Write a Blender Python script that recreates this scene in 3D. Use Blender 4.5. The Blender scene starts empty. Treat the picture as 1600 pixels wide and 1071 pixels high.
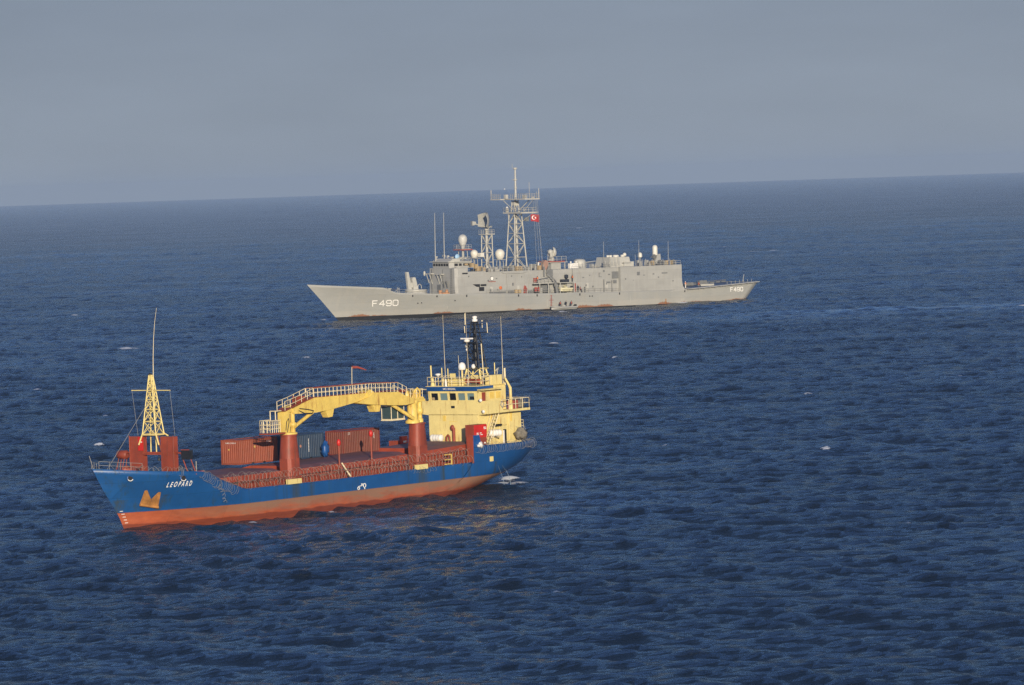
import bpy, bmesh, math, random
import numpy as np
from mathutils import Matrix, Vector
from math import radians, sin, cos, pi, sqrt, atan2, hypot

random.seed(7)
sc = bpy.context.scene
col = sc.collection

# ------------------------------------------------------------------ camera
CAM_H = 33.0
FPX = 7296.0                      # focal length in pixels of the 1600 px wide photograph
cam_d = bpy.data.cameras.new('camera')
cam = bpy.data.objects.new('camera', cam_d)
col.objects.link(cam)
cam_d.sensor_width = 36.0
cam_d.lens = 36.0 * FPX / 1600.0
cam_d.clip_start = 1.0
cam_d.clip_end = 60000.0
ROLL, PITCH = radians(1.897), radians(1.986)
cam.matrix_world = (Matrix.Translation((0, 0, CAM_H)) @ Matrix.Rotation(radians(90) - PITCH, 4, 'X')
                    @ Matrix.Rotation(-ROLL, 4, 'Z'))
sc.camera = cam

# ------------------------------------------------------------------ light
SUN_EL, SUN_AZ = radians(9.5), radians(8.0)     # low sun behind the camera, slightly to its right
sun_dir = Vector((sin(SUN_AZ) * cos(SUN_EL), -cos(SUN_AZ) * cos(SUN_EL), sin(SUN_EL)))
sd = bpy.data.lights.new('sun', 'SUN')
sd.energy = 5.0
sd.angle = radians(0.5)
sd.color = (1.0, 0.86, 0.66)
sun = bpy.data.objects.new('sun', sd)
col.objects.link(sun)
sun.location = sun_dir * 400
sun.rotation_euler = sun_dir.to_track_quat('Z', 'Y').to_euler()

world = bpy.data.worlds.new('World')
sc.world = world
world.use_nodes = True
wn = world.node_tree
wn.nodes.clear()
sky = wn.nodes.new('ShaderNodeTexSky')
sky.sky_type = 'NISHITA'
sky.sun_disc = False
sky.sun_elevation = SUN_EL
sky.sun_rotation = pi - SUN_AZ
sky.altitude = 0
sky.air_density = 1.0
sky.dust_density = 0.3
sky.ozone_density = 4.0
bg = wn.nodes.new('ShaderNodeBackground')
bg.inputs['Strength'].default_value = 0.10
wo = wn.nodes.new('ShaderNodeOutputWorld')
tint = wn.nodes.new('ShaderNodeMix'); tint.data_type = 'RGBA'; tint.blend_type = 'MULTIPLY'
tint.inputs[0].default_value = 1.0
tint.inputs[7].default_value = (1.13, 1.05, 1.32, 1)      # cool white balance
wn.links.new(sky.outputs[0], tint.inputs[6])
# a low bank of haze flattens the sky just above the horizon
tco = wn.nodes.new('ShaderNodeTexCoord')
sxyz = wn.nodes.new('ShaderNodeSeparateXYZ'); wn.links.new(tco.outputs['Generated'], sxyz.inputs[0])
hr = wn.nodes.new('ShaderNodeValToRGB')
he = hr.color_ramp.elements
he[0].position = 0.04; he[0].color = (1, 1, 1, 1)
he[1].position = 0.13; he[1].color = (0, 0, 0, 1)
wn.links.new(sxyz.outputs[2], hr.inputs[0])
hz = wn.nodes.new('ShaderNodeValToRGB')
zz = hz.color_ramp.elements
zz[0].position = 0.0; zz[0].color = (2.86, 3.30, 3.90, 1)
zz[1].position = 0.045; zz[1].color = (2.36, 2.86, 3.62, 1)
wn.links.new(sxyz.outputs[2], hz.inputs[0])
# faint uneven haze banks
hmp = wn.nodes.new('ShaderNodeMapping'); hmp.inputs['Scale'].default_value = (14, 14, 60)
wn.links.new(tco.outputs['Generated'], hmp.inputs[0])
hno = wn.nodes.new('ShaderNodeTexNoise'); hno.inputs['Scale'].default_value = 1.0; hno.inputs['Detail'].default_value = 3
wn.links.new(hmp.outputs[0], hno.inputs['Vector'])
hrv = wn.nodes.new('ShaderNodeMapRange'); hrv.inputs[1].default_value = 0.3; hrv.inputs[2].default_value = 0.7
hrv.inputs[3].default_value = 0.955; hrv.inputs[4].default_value = 1.05
wn.links.new(hno.outputs['Fac'], hrv.inputs[0])
hsc = wn.nodes.new('ShaderNodeVectorMath'); hsc.operation = 'SCALE'
wn.links.new(hz.outputs[0], hsc.inputs[0]); wn.links.new(hrv.outputs[0], hsc.inputs['Scale'])
hm = wn.nodes.new('ShaderNodeMix'); hm.data_type = 'RGBA'
wn.links.new(hr.outputs[0], hm.inputs[0])
wn.links.new(tint.outputs[2], hm.inputs[6])
wn.links.new(hsc.outputs[0], hm.inputs[7])
wn.links.new(hm.outputs[2], bg.inputs['Color'])
wn.links.new(bg.outputs[0], wo.inputs['Surface'])

sc.view_settings.view_transform = 'Standard'
sc.view_settings.look = 'None'
sc.view_settings.gamma = 1.0
sc.view_settings.exposure = 0.0
sc.render.engine = 'CYCLES'
sc.cycles.max_bounces = 6
sc.cycles.volume_bounces = 0
sc.cycles.sample_clamp_direct = 2.0
sc.cycles.use_denoising = True
sc.cycles.denoising_prefilter = 'NONE'

# ------------------------------------------------------------------ small helpers
def tag(o, label=None, cat=None, group=None, kind=None):
    if label: o['label'] = label
    if cat: o['category'] = cat
    if group: o['group'] = group
    if kind: o['kind'] = kind
    return o

def nodes_of(name):
    m = bpy.data.materials.new(name)
    m.use_nodes = True
    nt = m.node_tree
    b = nt.nodes['Principled BSDF']
    return m, nt, b

def N(nt, typ, **kw):
    n = nt.nodes.new(typ)
    for k, v in kw.items():
        if hasattr(n, k): setattr(n, k, v)
        else: n.inputs[k].default_value = v
    return n

def ramp(nt, fac, stops):
    r = nt.nodes.new('ShaderNodeValToRGB')
    e = r.color_ramp.elements
    while len(e) < len(stops): e.new(0.5)
    for el, (p, c) in zip(e, stops):
        el.position = p
        el.color = (c[0], c[1], c[2], 1) if isinstance(c, tuple) else (c, c, c, 1)
    nt.links.new(fac, r.inputs[0])
    return r.outputs[0]

def mixc(nt, fac, a, b):
    m = nt.nodes.new('ShaderNodeMix'); m.data_type = 'RGBA'
    for s, v in ((0, fac), (6, a), (7, b)):
        if hasattr(v, 'is_linked'): nt.links.new(v, m.inputs[s])
        elif s == 0: m.inputs[s].default_value = v
        else: m.inputs[s].default_value = (*v, 1)
    return m.outputs[2]

def math_(nt, op, a, b=None):
    m = nt.nodes.new('ShaderNodeMath'); m.operation = op
    for i, v in enumerate((a, b)):
        if v is None: continue
        if hasattr(v, 'is_linked'): nt.links.new(v, m.inputs[i])
        else: m.inputs[i].default_value = v
    return m.outputs[0]

def sepxyz(nt, v):
    s = nt.nodes.new('ShaderNodeSeparateXYZ'); nt.links.new(v, s.inputs[0]); return s.outputs

def objco(nt, scale=(1, 1, 1)):
    tc = nt.nodes.new('ShaderNodeTexCoord')
    mp = nt.nodes.new('ShaderNodeMapping')
    mp.inputs['Scale'].default_value = scale
    nt.links.new(tc.outputs['Object'], mp.inputs[0])
    return mp.outputs[0]

def noise(nt, co, scale, detail=4, rough=0.55):
    n = nt.nodes.new('ShaderNodeTexNoise')
    n.inputs['Scale'].default_value = scale
    n.inputs['Detail'].default_value = detail
    n.inputs['Roughness'].default_value = rough
    nt.links.new(co, n.inputs['Vector'])
    return n.outputs['Fac']

def paint(name, c, rough=0.5, vary=0.18, rust=0.0, rustc=(0.16, 0.06, 0.02), scale=1.2, metal=0.0):
    """weathered paint: blotchy tone, optional rust streaks running down"""
    m, nt, b = nodes_of(name)
    n1 = noise(nt, objco(nt), scale, 5)
    dark = tuple(x * (1 - vary) for x in c); light = tuple(min(1, x * (1 + vary)) for x in c)
    out = ramp(nt, n1, [(0.3, dark), (0.7, light)])
    if rust > 0:
        n2 = noise(nt, objco(nt, (1.6, 1.6, 0.22)), 1.6, 6, 0.7)
        f = ramp(nt, n2, [(0.62 - rust * 0.22, 0.0), (0.74 - rust * 0.12, 0.85)])
        out = mixc(nt, f, out, rustc)
    nt.links.new(out, b.inputs['Base Color'])
    b.inputs['Roughness'].default_value = rough
    b.inputs['Metallic'].default_value = metal
    return m

# ------------------------------------------------------------------ sea
WAVES = []
_r = np.random.RandomState(11)
for lam, amp, nw in ((64, .062, 6), (38, .044, 8), (25, .032, 10), (16, .025, 16), (10, .020, 26), (6.4, .0175, 34), (4.0, .0145, 40), (2.5, .011, 44), (1.6, .0075, 44)):
    for k in range(nw):
        L = lam * np.exp(_r.uniform(-.25, .25))
        ang = radians(68) + _r.normal(0, 0.42)          # travelling away from the camera, a little to the right
        WAVES.append((2 * pi / L, cos(ang), sin(ang), 1.0 * amp * _r.uniform(.6, 1.4) , _r.uniform(0, 2 * pi), L))

def wave_surface(X, Y, spacing):
    """trochoidal waves: crests sharpen because points also move sideways; waves finer than the mesh fade out"""
    Z = np.zeros_like(X); DX = np.zeros_like(X); DY = np.zeros_like(X)
    for k, cx, cy, a, ph, L in WAVES:
        w = np.clip((L / np.maximum(spacing, 1e-6) - 2.0) / 1.5, 0, 1)
        rows = np.where(w.max(1) > 0)[0]
        if len(rows) == 0: continue
        q = slice(rows[0], rows[-1] + 1)
        p = (k * (cx * X[q] + cy * Y[q]) + ph).astype(np.float32)
        aw = (a * w[q]).astype(np.float32)
        Z[q] += aw * np.sin(p)
        c = 1.05 * aw * np.cos(p)
        DX[q] += cx * c; DY[q] += cy * c
    return Z, DX, DY

# whitecaps: (x, y, length, width, tilt) in metres on the sea surface, filled in below
FOAM = []
SLICK = [(100, 1085, 75, 34, 0.0, 0.7), (170, 1050, 60, 16, 0.1, 0.6), (30, 1120, 60, 22, 0.3, 0.5), (-8, 458, 20, 42, -0.75, 0.75)]
def build_sea():
    dense = radians(9.3)
    ang_d = np.linspace(-dense, dense, 670)
    side = np.radians(np.linspace(9.3, 180, 40)[1:])
    ang = np.concatenate([-side[::-1], ang_d, side[:-1]])
    r = [30.0]
    while r[-1] < 17500:
        q = r[-1]
        if q < 240: step = 14
        elif q < 900: step = 0.50 + 0.55 * (q - 240) / 660
        elif q < 2600: step = 1.05 + 1.9 * (q - 900) / 1700
        else: step = 2.95 + 0.0075 * (q - 2600)
        r.append(q + step)
    r[-1] = 17500.0
    r = np.array(r)
    RR, AA = np.meshgrid(r, ang, indexing='ij')
    RR = RR.astype(np.float32); AA = AA.astype(np.float32)
    X = RR * np.sin(AA); Y = RR * np.cos(AA)
    dr = np.gradient(r)[:, None].astype(np.float32)
    da = np.gradient(ang)[None, :].astype(np.float32) * RR
    spacing = np.maximum(dr, np.abs(da) * 0.75) * 0.75
    Z, DX, DY = wave_surface(X, Y, spacing)
    X = X + DX; Y = Y + DY
    # whitecaps ride on a small raised lip
    foam = np.zeros_like(Z)
    for fx, fy, fl, fw, ft in FOAM:
        lo, hi = np.searchsorted(r, [fy - 4 * fw - 30, hypot(fx, fy) + 4 * fw + 30])
        xs_, ys_ = X[lo:hi] - fx, Y[lo:hi] - fy
        u = xs_ * cos(ft) + ys_ * sin(ft); v = -xs_ * sin(ft) + ys_ * cos(ft)
        f = np.exp(-(u / fl) ** 2 * 2.2 - (v / fw) ** 2 * 2.2)
        foam[lo:hi] = np.maximum(foam[lo:hi], f)
    Z = Z + 0.25 * foam
    # calmer water: the wash left astern of the frigate and the lee of the cargo ship
    slick = np.zeros_like(Z)
    for sx, sy, lx, ly, ang_, amt in SLICK:
        u = (X - sx) * cos(ang_) + (Y - sy) * sin(ang_); v = -(X - sx) * sin(ang_) + (Y - sy) * cos(ang_)
        slick = np.maximum(slick, amt * np.exp(-(u / lx) ** 2 - (v / ly) ** 2))
    nr, na = X.shape
    verts = np.stack([X, Y, Z], -1).reshape(-1, 3)
    i, j = np.meshgrid(np.arange(nr - 1), np.arange(na - 1), indexing='ij')
    a = (i * na + j).ravel()
    faces = np.stack([a, a + 1, a + na + 1, a + na], 1)
    # close the seam behind the camera and the middle
    k = np.arange(nr - 1) * na
    seam = np.stack([k + na - 1, k, k + na, k + 2 * na - 1], 1)
    faces = np.concatenate([faces, seam])
    cv = len(verts)
    verts = np.concatenate([verts, [[0, 0, 0]]])
    ring = np.arange(na)
    tri = np.stack([ring, np.full(na, cv), np.roll(ring, -1)], 1)
    me = bpy.data.meshes.new('water')
    me.vertices.add(len(verts)); me.vertices.foreach_set('co', verts.astype(np.float32).ravel())
    nf, nt_ = len(faces), len(tri)
    loops = np.concatenate([faces.ravel(), tri.ravel()])
    me.loops.add(len(loops)); me.loops.foreach_set('vertex_index', loops.astype(np.int32))
    me.polygons.add(nf + nt_)
    st = np.concatenate([np.arange(nf) * 4, nf * 4 + np.arange(nt_) * 3])
    me.polygons.foreach_set('loop_start', st.astype(np.int32))
    me.polygons.foreach_set('use_smooth', np.ones(nf + nt_, dtype=bool))
    me.update(calc_edges=True); me.validate()
    at = me.attributes.new('slick', 'FLOAT', 'POINT')
    at.data.foreach_set('value', np.concatenate([slick.ravel(), [0]]).astype(np.float32))
    at = me.attributes.new('foam', 'FLOAT', 'POINT')
    at.data.foreach_set('value', np.concatenate([foam.ravel(), [0]]).astype(np.float32))
    ob = bpy.data.objects.new('water', me)
    col.objects.link(ob)
    tag(ob, 'dark blue choppy open sea with scattered whitecaps', None, None, 'structure')
    me.materials.append(water_material())
    return ob

def water_material():
    m, nt, b = nodes_of('sea_water')
    nt.nodes.remove(b)
    body = nt.nodes.new('ShaderNodeBsdfDiffuse'); body.inputs['Color'].default_value = (0.026, 0.046, 0.066, 1)
    gl = nt.nodes.new('ShaderNodeBsdfGlossy'); gl.inputs['Roughness'].default_value = 0.09
    gl.inputs['Color'].default_value = (1, 1, 1, 1)
    tc = nt.nodes.new('ShaderNodeTexCoord')
    def co(rot, s):
        mp = nt.nodes.new('ShaderNodeMapping')
        mp.inputs['Rotation'].default_value = (0, 0, rot)
        mp.inputs['Scale'].default_value = s
        nt.links.new(tc.outputs['Object'], mp.inputs[0]); return mp.outputs[0]
    n1 = noise(nt, co(radians(12), (0.38, 1.0, 1)), 0.8, 7, 0.66)
    n2 = noise(nt, co(radians(-14), (0.55, 1.0, 1)), 2.6, 4, 0.6)
    patch = noise(nt, co(radians(8), (0.5, 1.0, 1)), 0.014, 4, 0.6)      # gust patches
    sl = nt.nodes.new('ShaderNodeAttribute'); sl.attribute_name = 'slick'
    sln = math_(nt, 'MULTIPLY', sl.outputs['Fac'], ramp(nt, noise(nt, co(0, (0.35, 1.4, 1)), 0.05, 4, 0.6), [(0.35, 0.35), (0.6, 1.0)]))
    amp = math_(nt, 'MULTIPLY', ramp(nt, patch, [(0.3, 0.68), (0.7, 1.35)]), math_(nt, 'SUBTRACT', 1.0, sln))
    h = math_(nt, 'ADD', math_(nt, 'MULTIPLY', n1, 1.05), math_(nt, 'MULTIPLY', n2, 0.24))
    h = math_(nt, 'MULTIPLY', h, amp)
    bp = nt.nodes.new('ShaderNodeBump')
    bp.inputs['Strength'].default_value = 1.0
    bp.inputs['Distance'].default_value = 0.7
    nt.links.new(h, bp.inputs['Height'])
    # small facets too fine for the bump, the same slopes near and far
    def facet(co_, sc_, k):
        n = nt.nodes.new('ShaderNodeTexNoise'); n.inputs['Scale'].default_value = sc_
        n.inputs['Detail'].default_value = 3; nt.links.new(co_, n.inputs['Vector'])
        v = nt.nodes.new('ShaderNodeVectorMath'); v.operation = 'SUBTRACT'; v.inputs[1].default_value = (.5, .5, .5)
        nt.links.new(n.outputs['Color'], v.inputs[0])
        w = nt.nodes.new('ShaderNodeVectorMath'); w.operation = 'MULTIPLY'; w.inputs[1].default_value = (k, k, 0)
        nt.links.new(v.outputs[0], w.inputs[0])
        g = nt.nodes.new('ShaderNodeVectorMath'); g.operation = 'SCALE'
        nt.links.new(w.outputs[0], g.inputs[0]); nt.links.new(amp, g.inputs['Scale']); return g.outputs[0]
    def vadd(a, c):
        v = nt.nodes.new('ShaderNodeVectorMath'); v.operation = 'ADD'
        nt.links.new(a, v.inputs[0]); nt.links.new(c, v.inputs[1]); return v.outputs[0]
    nn = vadd(vadd(bp.outputs[0], facet(co(0.2, (0.42, 1, 1)), 0.42, 0.55)), facet(co(-0.25, (0.45, 1, 1)), 1.7, 0.52))
    vn = nt.nodes.new('ShaderNodeVectorMath'); vn.operation = 'NORMALIZE'; nt.links.new(nn, vn.inputs[0])
    fr = nt.nodes.new('ShaderNodeFresnel'); fr.inputs['IOR'].default_value = 1.333
    nt.links.new(vn.outputs[0], fr.inputs['Normal'])
    # at grazing angles a rough sea hides part of its own mirror: cap the reflectance
    cap = math_(nt, 'MINIMUM', fr.outputs[0], 0.72)
    nt.links.new(vn.outputs[0], gl.inputs['Normal'])
    up_ = nt.nodes.new('ShaderNodeCombineXYZ'); up_.inputs[2].default_value = 1.0
    nt.links.new(up_.outputs[0], body.inputs['Normal'])      # light coming back out of the water ignores the facets
    b = nt.nodes.new('ShaderNodeMixShader')
    nt.links.new(cap, b.inputs[0]); nt.links.new(body.outputs[0], b.inputs[1]); nt.links.new(gl.outputs[0], b.inputs[2])
    # foam
    fa = nt.nodes.new('ShaderNodeAttribute'); fa.attribute_name = 'foam'
    fn = noise(nt, co(0.3, (1, 1, 1)), 1.7, 7, 0.7)
    fm = math_(nt, 'ADD', fa.outputs['Fac'], math_(nt, 'MULTIPLY', math_(nt, 'SUBTRACT', fn, 0.5), 1.5))
    fm = ramp(nt, math_(nt, 'MULTIPLY', fm, math_(nt, 'GREATER_THAN', fa.outputs['Fac'], 0.04)), [(0.26, 0.0), (0.44, 1.0)])
    df = nt.nodes.new('ShaderNodeBsdfDiffuse'); df.inputs['Color'].default_value = (0.75, 0.77, 0.78, 1)
    mx = nt.nodes.new('ShaderNodeMixShader')
    out = nt.nodes['Material Output']
    nt.links.new(fm, mx.inputs[0]); nt.links.new(b.outputs[0], mx.inputs[1]); nt.links.new(df.outputs[0], mx.inputs[2])
    nt.links.new(mx.outputs[0], out.inputs['Surface'])
    return m

# ------------------------------------------------------------------ mesh helpers
# parts of which one builder call makes several separate ones
SPLIT = set('''wall_fitting watertight_door wall_panel bridge_window roof_locker signal_lamp intake_louvre dark_roof_gear canvas_bundle bay_locker hull_mark bollard
bow_rail hatch_bridge deck_hydrant vent_pipe floodlight louvre sign whip_antenna aerial aerial_post life_vest_rack deck_gear hull_opening
wall_opening equipment_box exhaust_uptake white_light_drum mast_lamp deck_stanchion stern_fitting roof_rail walkway_rail signal_halyard
stay_wire signal_gear hose_reel plate_seam walkway side_rail hydraulic_hose front_platform front_ladder chart_canvas fork_pocket
platform_rail deck_rail bay_locker torpedo_tubes machine_gun_mount far_deck_net flight_deck_net red_safety_ring vent_grille pipe
pipe_bracket window_curtain side_panel gun_barrel boat_davit boat_deck_platform funnel_louvre soot_plate bridge_deck light_board_leg
mast_house yard roof_gear hull_number stencil_mark ribbon draught_scale outboard_engine console bridge_wing bridge_roof'''.split())
class MB:
    """collects shapes, builds them as ONE mesh object"""
    def __init__(s): s.v = []; s.f = []; s.sm = []
    def add(s, vs, fs, smooth=False):
        o = len(s.v); s.v += [tuple(p) for p in vs]
        s.f += [tuple(o + i for i in f) for f in fs]; s.sm += [smooth] * len(fs)
        return s
    def box(s, x0, x1, y0, y1, z0, z1, taper=0):
        if x0 > x1: x0, x1 = x1, x0
        if y0 > y1: y0, y1 = y1, y0
        t = taper
        vs = [(x0, y0, z0), (x1, y0, z0), (x1, y1, z0), (x0, y1, z0),
              (x0 + t, y0 + t, z1), (x1 - t, y0 + t, z1), (x1 - t, y1 - t, z1), (x0 + t, y1 - t, z1)]
        return s.add(vs, [(0, 3, 2, 1), (4, 5, 6, 7), (0, 1, 5, 4), (1, 2, 6, 5), (2, 3, 7, 6), (3, 0, 4, 7)])
    def bar(s, a, b, r, n=6, r2=None, caps=True, smooth=True):
        a, b = Vector(a), Vector(b); r2 = r if r2 is None else r2
        d = (b - a)
        if d.length < 1e-6: return s
        d.normalize()
        u = d.orthogonal().normalized(); w = d.cross(u)
        off = pi / n
        ring = [u * cos(2 * pi * i / n + off) + w * sin(2 * pi * i / n + off) for i in range(n)]
        vs = [a + q * r for q in ring] + [b + q * r2 for q in ring]
        fs = [(i, (i + 1) % n, n + (i + 1) % n, n + i) for i in range(n)]
        s.add(vs, fs, smooth)
        if caps: s.add([a + q * r for q in ring], [tuple(range(n))[::-1]]); s.add([b + q * r2 for q in ring], [tuple(range(n))])
        return s
    def path(s, pts, r, n=5):
        """tube along a polyline, one continuous skin"""
        pts = [Vector(p) for p in pts]
        rings = []
        u = None
        for i, p in enumerate(pts):
            d = (pts[min(i + 1, len(pts) - 1)] - pts[max(i - 1, 0)]).normalized()
            u = d.orthogonal().normalized() if u is None else (u - d * u.dot(d)).normalized()
            w = d.cross(u)
            rr = r[i] if isinstance(r, (list, tuple)) else r
            rings.append([p + (u * cos(2 * pi * k / n) + w * sin(2 * pi * k / n)) * rr for k in range(n)])
        vs = [q for R in rings for q in R]
        fs = [(i * n + k, i * n + (k + 1) % n, (i + 1) * n + (k + 1) % n, (i + 1) * n + k)
              for i in range(len(pts) - 1) for k in range(n)]
        s.add(vs, fs, True)
        s.add(rings[0], [tuple(range(n))[::-1]]); s.add(rings[-1], [tuple(range(n))])
        return s
    def lathe(s, c, prof, n=16, axis=(0, 0, 1)):
        """prof: list of (radius, height along axis)"""
        c = Vector(c); d = Vector(axis).normalized(); u = d.orthogonal().normalized(); w = d.cross(u)
        vs = []
        for r, h in prof:
            for k in range(n):
                a = 2 * pi * k / n
                vs.append(c + d * h + (u * cos(a) + w * sin(a)) * max(r, 1e-4))
        fs = [(i * n + k, i * n + (k + 1) % n, (i + 1) * n + (k + 1) % n, (i + 1) * n + k)
              for i in range(len(prof) - 1) for k in range(n)]
        s.add(vs, fs, True)
        s.add(vs[:n], [tuple(range(n))[::-1]]); s.add(vs[-n:], [tuple(range(n))])
        return s
    def ball(s, c, r, n=14, sq=(1, 1, 1)):
        c = Vector(c); m = n // 2
        vs = []
        for i in range(m + 1):
            t = pi * i / m
            for k in range(n):
                a = 2 * pi * k / n
                vs.append((c.x + r * sq[0] * sin(t) * cos(a), c.y + r * sq[1] * sin(t) * sin(a), c.z + r * sq[2] * cos(t)))
        fs = [(i * n + k, (i + 1) * n + k, (i + 1) * n + (k + 1) % n, i * n + (k + 1) % n) for i in range(m) for k in range(n)]
        return s.add(vs, fs, True)
    def blob(s, c, r, seed=0, n=16, sq=(1, 1, 1), rough=.28):
        """one lumpy crumpled skin"""
        from mathutils import noise as nz
        o = len(s.v); s.ball(c, r, n, sq); c = Vector(c); off = Vector((seed * 7.3, seed * 3.1, 0))
        for i in range(o, len(s.v)):
            d = Vector(s.v[i]) - c; u = d / r
            k = 1 + rough * (nz.noise(u * 1.8 + off) * 1.2 + nz.noise(u * 4.5 + off) * .8)
            s.v[i] = tuple(c + d * k)
        return s
    def prism(s, poly, t0, t1, plane='xz'):
        """extrude a polygon; plane xz -> along y, yz -> along x, xy -> along z"""
        def P(a, b, t): return (a, t, b) if plane == 'xz' else (t, a, b) if plane == 'yz' else (a, b, t)
        n = len(poly)
        vs = [P(a, b, t0) for a, b in poly] + [P(a, b, t1) for a, b in poly]
        fs = [(i, (i + 1) % n, n + (i + 1) % n, n + i) for i in range(n)] + [tuple(range(n))[::-1], tuple(range(n, 2 * n))]
        return s.add(vs, fs)
    def loft(s, r0, r1, cap=True, smooth=False):
        n = len(r0)
        s.add(list(r0) + list(r1), [(i, (i + 1) % n, n + (i + 1) % n, n + i) for i in range(n)], smooth)
        if cap: s.add(r0, [tuple(range(n))[::-1]]); s.add(r1, [tuple(range(n))])
        return s
    def rail(s, pts, h=1.0, r=0.035, rows=2, post=1.2):
        """railing along a polyline of base points"""
        pts = [Vector(p) for p in pts]; up = Vector((0, 0, h))
        for a, b in zip(pts[:-1], pts[1:]):
            L = (b - a).length; k = max(1, round(L / post))
            for i in range(k + 1):
                p = a.lerp(b, i / k); s.bar(p, p + up, r, 4)
            for q in range(1, rows + 1):
                s.bar(a + up * (q / rows), b + up * (q / rows), r * 0.9, 4)
        return s
    def mesh(s, name):
        me = bpy.data.meshes.new(name)
        me.from_pydata(s.v, [], s.f)
        me.polygons.foreach_set('use_smooth', s.sm)
        bm = bmesh.new(); bm.from_mesh(me)
        bmesh.ops.recalc_face_normals(bm, faces=bm.faces)
        bm.to_mesh(me); bm.free()
        me.update()
        return me
    def pieces(s, pad=0.06):
        """split into separate pieces: connected skins, joined when their bounds touch"""
        par = list(range(len(s.v)))
        def find(a):
            while par[a] != a: par[a] = par[par[a]]; a = par[a]
            return a
        for f in s.f:
            for k in f[1:]: par[find(k)] = find(f[0])
        comp = {}
        for i, p in enumerate(s.v): comp.setdefault(find(i), []).append(i)
        bb = []
        for r_, ids in comp.items():
            P_ = np.array([s.v[i] for i in ids]); bb.append((r_, P_.min(0) - pad / 2, P_.max(0) + pad / 2))
        g = {r_: r_ for r_, _, _ in bb}
        def gf(a):
            while g[a] != a: a = g[a]
            return a
        for i in range(len(bb)):
            for j in range(i):
                if np.all(bb[i][1] <= bb[j][2]) and np.all(bb[j][1] <= bb[i][2]):
                    a, b = gf(bb[i][0]), gf(bb[j][0])
                    if a != b: g[a] = b
        out = {}
        for f, sm_ in zip(s.f, s.sm):
            q = out.setdefault(gf(find(f[0])), MB()); q.__dict__.setdefault('mp', {})
            nf = []
            for i in f:
                if i not in q.mp: q.mp[i] = len(q.v); q.v.append(s.v[i])
                nf.append(q.mp[i])
            q.f.append(tuple(nf)); q.sm.append(sm_)
        return list(out.values())
    def build(s, name, m, parent=None, label=None, bevel=0):
        if name in SPLIT and parent is not None:
            ps = s.pieces()
            if len(ps) > 1:
                return [p._build(name, m, parent, label, bevel) for p in ps][0]
        return s._build(name, m, parent, label, bevel)
    def _build(s, name, m, parent=None, label=None, bevel=0):
        me = s.mesh(name); me.materials.append(m)
        o = bpy.data.objects.new(name, me); col.objects.link(o)
        if parent: o.parent = parent
        if label: o['label'] = label
        if bevel:
            bv = o.modifiers.new('bevel', 'BEVEL'); bv.width = bevel; bv.segments = 2; bv.limit_method = 'ANGLE'
        return o

def thing(name, M, label, cat, group=None):
    o = bpy.data.objects.new(name, None); col.objects.link(o)
    o.empty_display_size = 0.3
    o.matrix_world = M
    return tag(o, label, cat, group)

def ship_matrix(stem, half, theta, tilt):
    """stem: where the stem meets the water; theta: angle of the keel to the picture plane"""
    t = radians(theta)
    f = Vector((-cos(t), -sin(t), 0)); p = Vector((-f.y, f.x, 0))
    R = Matrix(((f.x, p.x, 0, 0), (f.y, p.y, 0, 0), (0, 0, 1, 0), (0, 0, 0, 1)))
    T = Matrix.Rotation(radians(tilt), 4, 'Y')
    o = Vector((stem[0], stem[1], 0)) - f * half
    return Matrix.Translation(o) @ T @ R

def grid_hull(xs, xe, zk, ztop, hb, us, vs_, zdeck, rim=0.12):
    """hull skin as a grid of stations; returns (verts, faces)"""
    V = []; F = []
    rows = []
    for u in us:
        x_n = xs(99) - u * (xs(99) - xe(99))
        zt = ztop(x_n); zd = zdeck(x_n)
        row = []
        for v in vs_:
            z = zk + v * (zt - zk)
            x = xs(z) - u * (xs(z) - xe(z))
            row.append((x, hb(x, z), z))
        x, y, z = row[-1]
        yi = max(y - rim, 0.0)
        yd = max(0.0, min(yi * 0.995, hb(x, zd) - rim, hb(x, (z + zd) / 2) - rim))
        xi = min(x, xs(zd) - .25)
        row.append((x, yi, z)); row.append((xi, yd, zd)); row.append((xi, 0.0, zd))
        rows.append(row)
    n = len(rows[0])
    for side in (1, -1):
        o = len(V)
        for row in rows:
            V += [(x, y * side, z) for x, y, z in row]
        for i in range(len(rows) - 1):
            for j in range(n - 1):
                F.append((o + i * n + j, o + (i + 1) * n + j, o + (i + 1) * n + j + 1, o + i * n + j + 1))
    m = len(rows); last = (m - 1) * n; off = m * n
    for j in range(n - 4):                      # transom
        F.append((last + j, last + j + 1, off + last + j + 1, off + last + j))
    # transom bulwark: outer rim to inner rim
    F.append((last + n - 4, last + n - 3, off + last + n - 3, off + last + n - 4))
    F.append((last + n - 3, last + n - 2, off + last + n - 2, off + last + n - 3))
    return V, F

def text_mesh(body, size, bold=0.0, shear=0.0, spacing=1.0):
    cu = bpy.data.curves.new('lettering', 'FONT')
    cu.body = body; cu.size = size; cu.offset = bold; cu.shear = shear; cu.space_character = spacing
    ob = bpy.data.objects.new('lettering', cu); col.objects.link(ob)
    dg = bpy.context.evaluated_depsgraph_get(); dg.update()
    me = bpy.data.meshes.new_from_object(ob.evaluated_get(dg))
    bpy.data.objects.remove(ob); bpy.data.curves.remove(cu)
    return me

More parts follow.
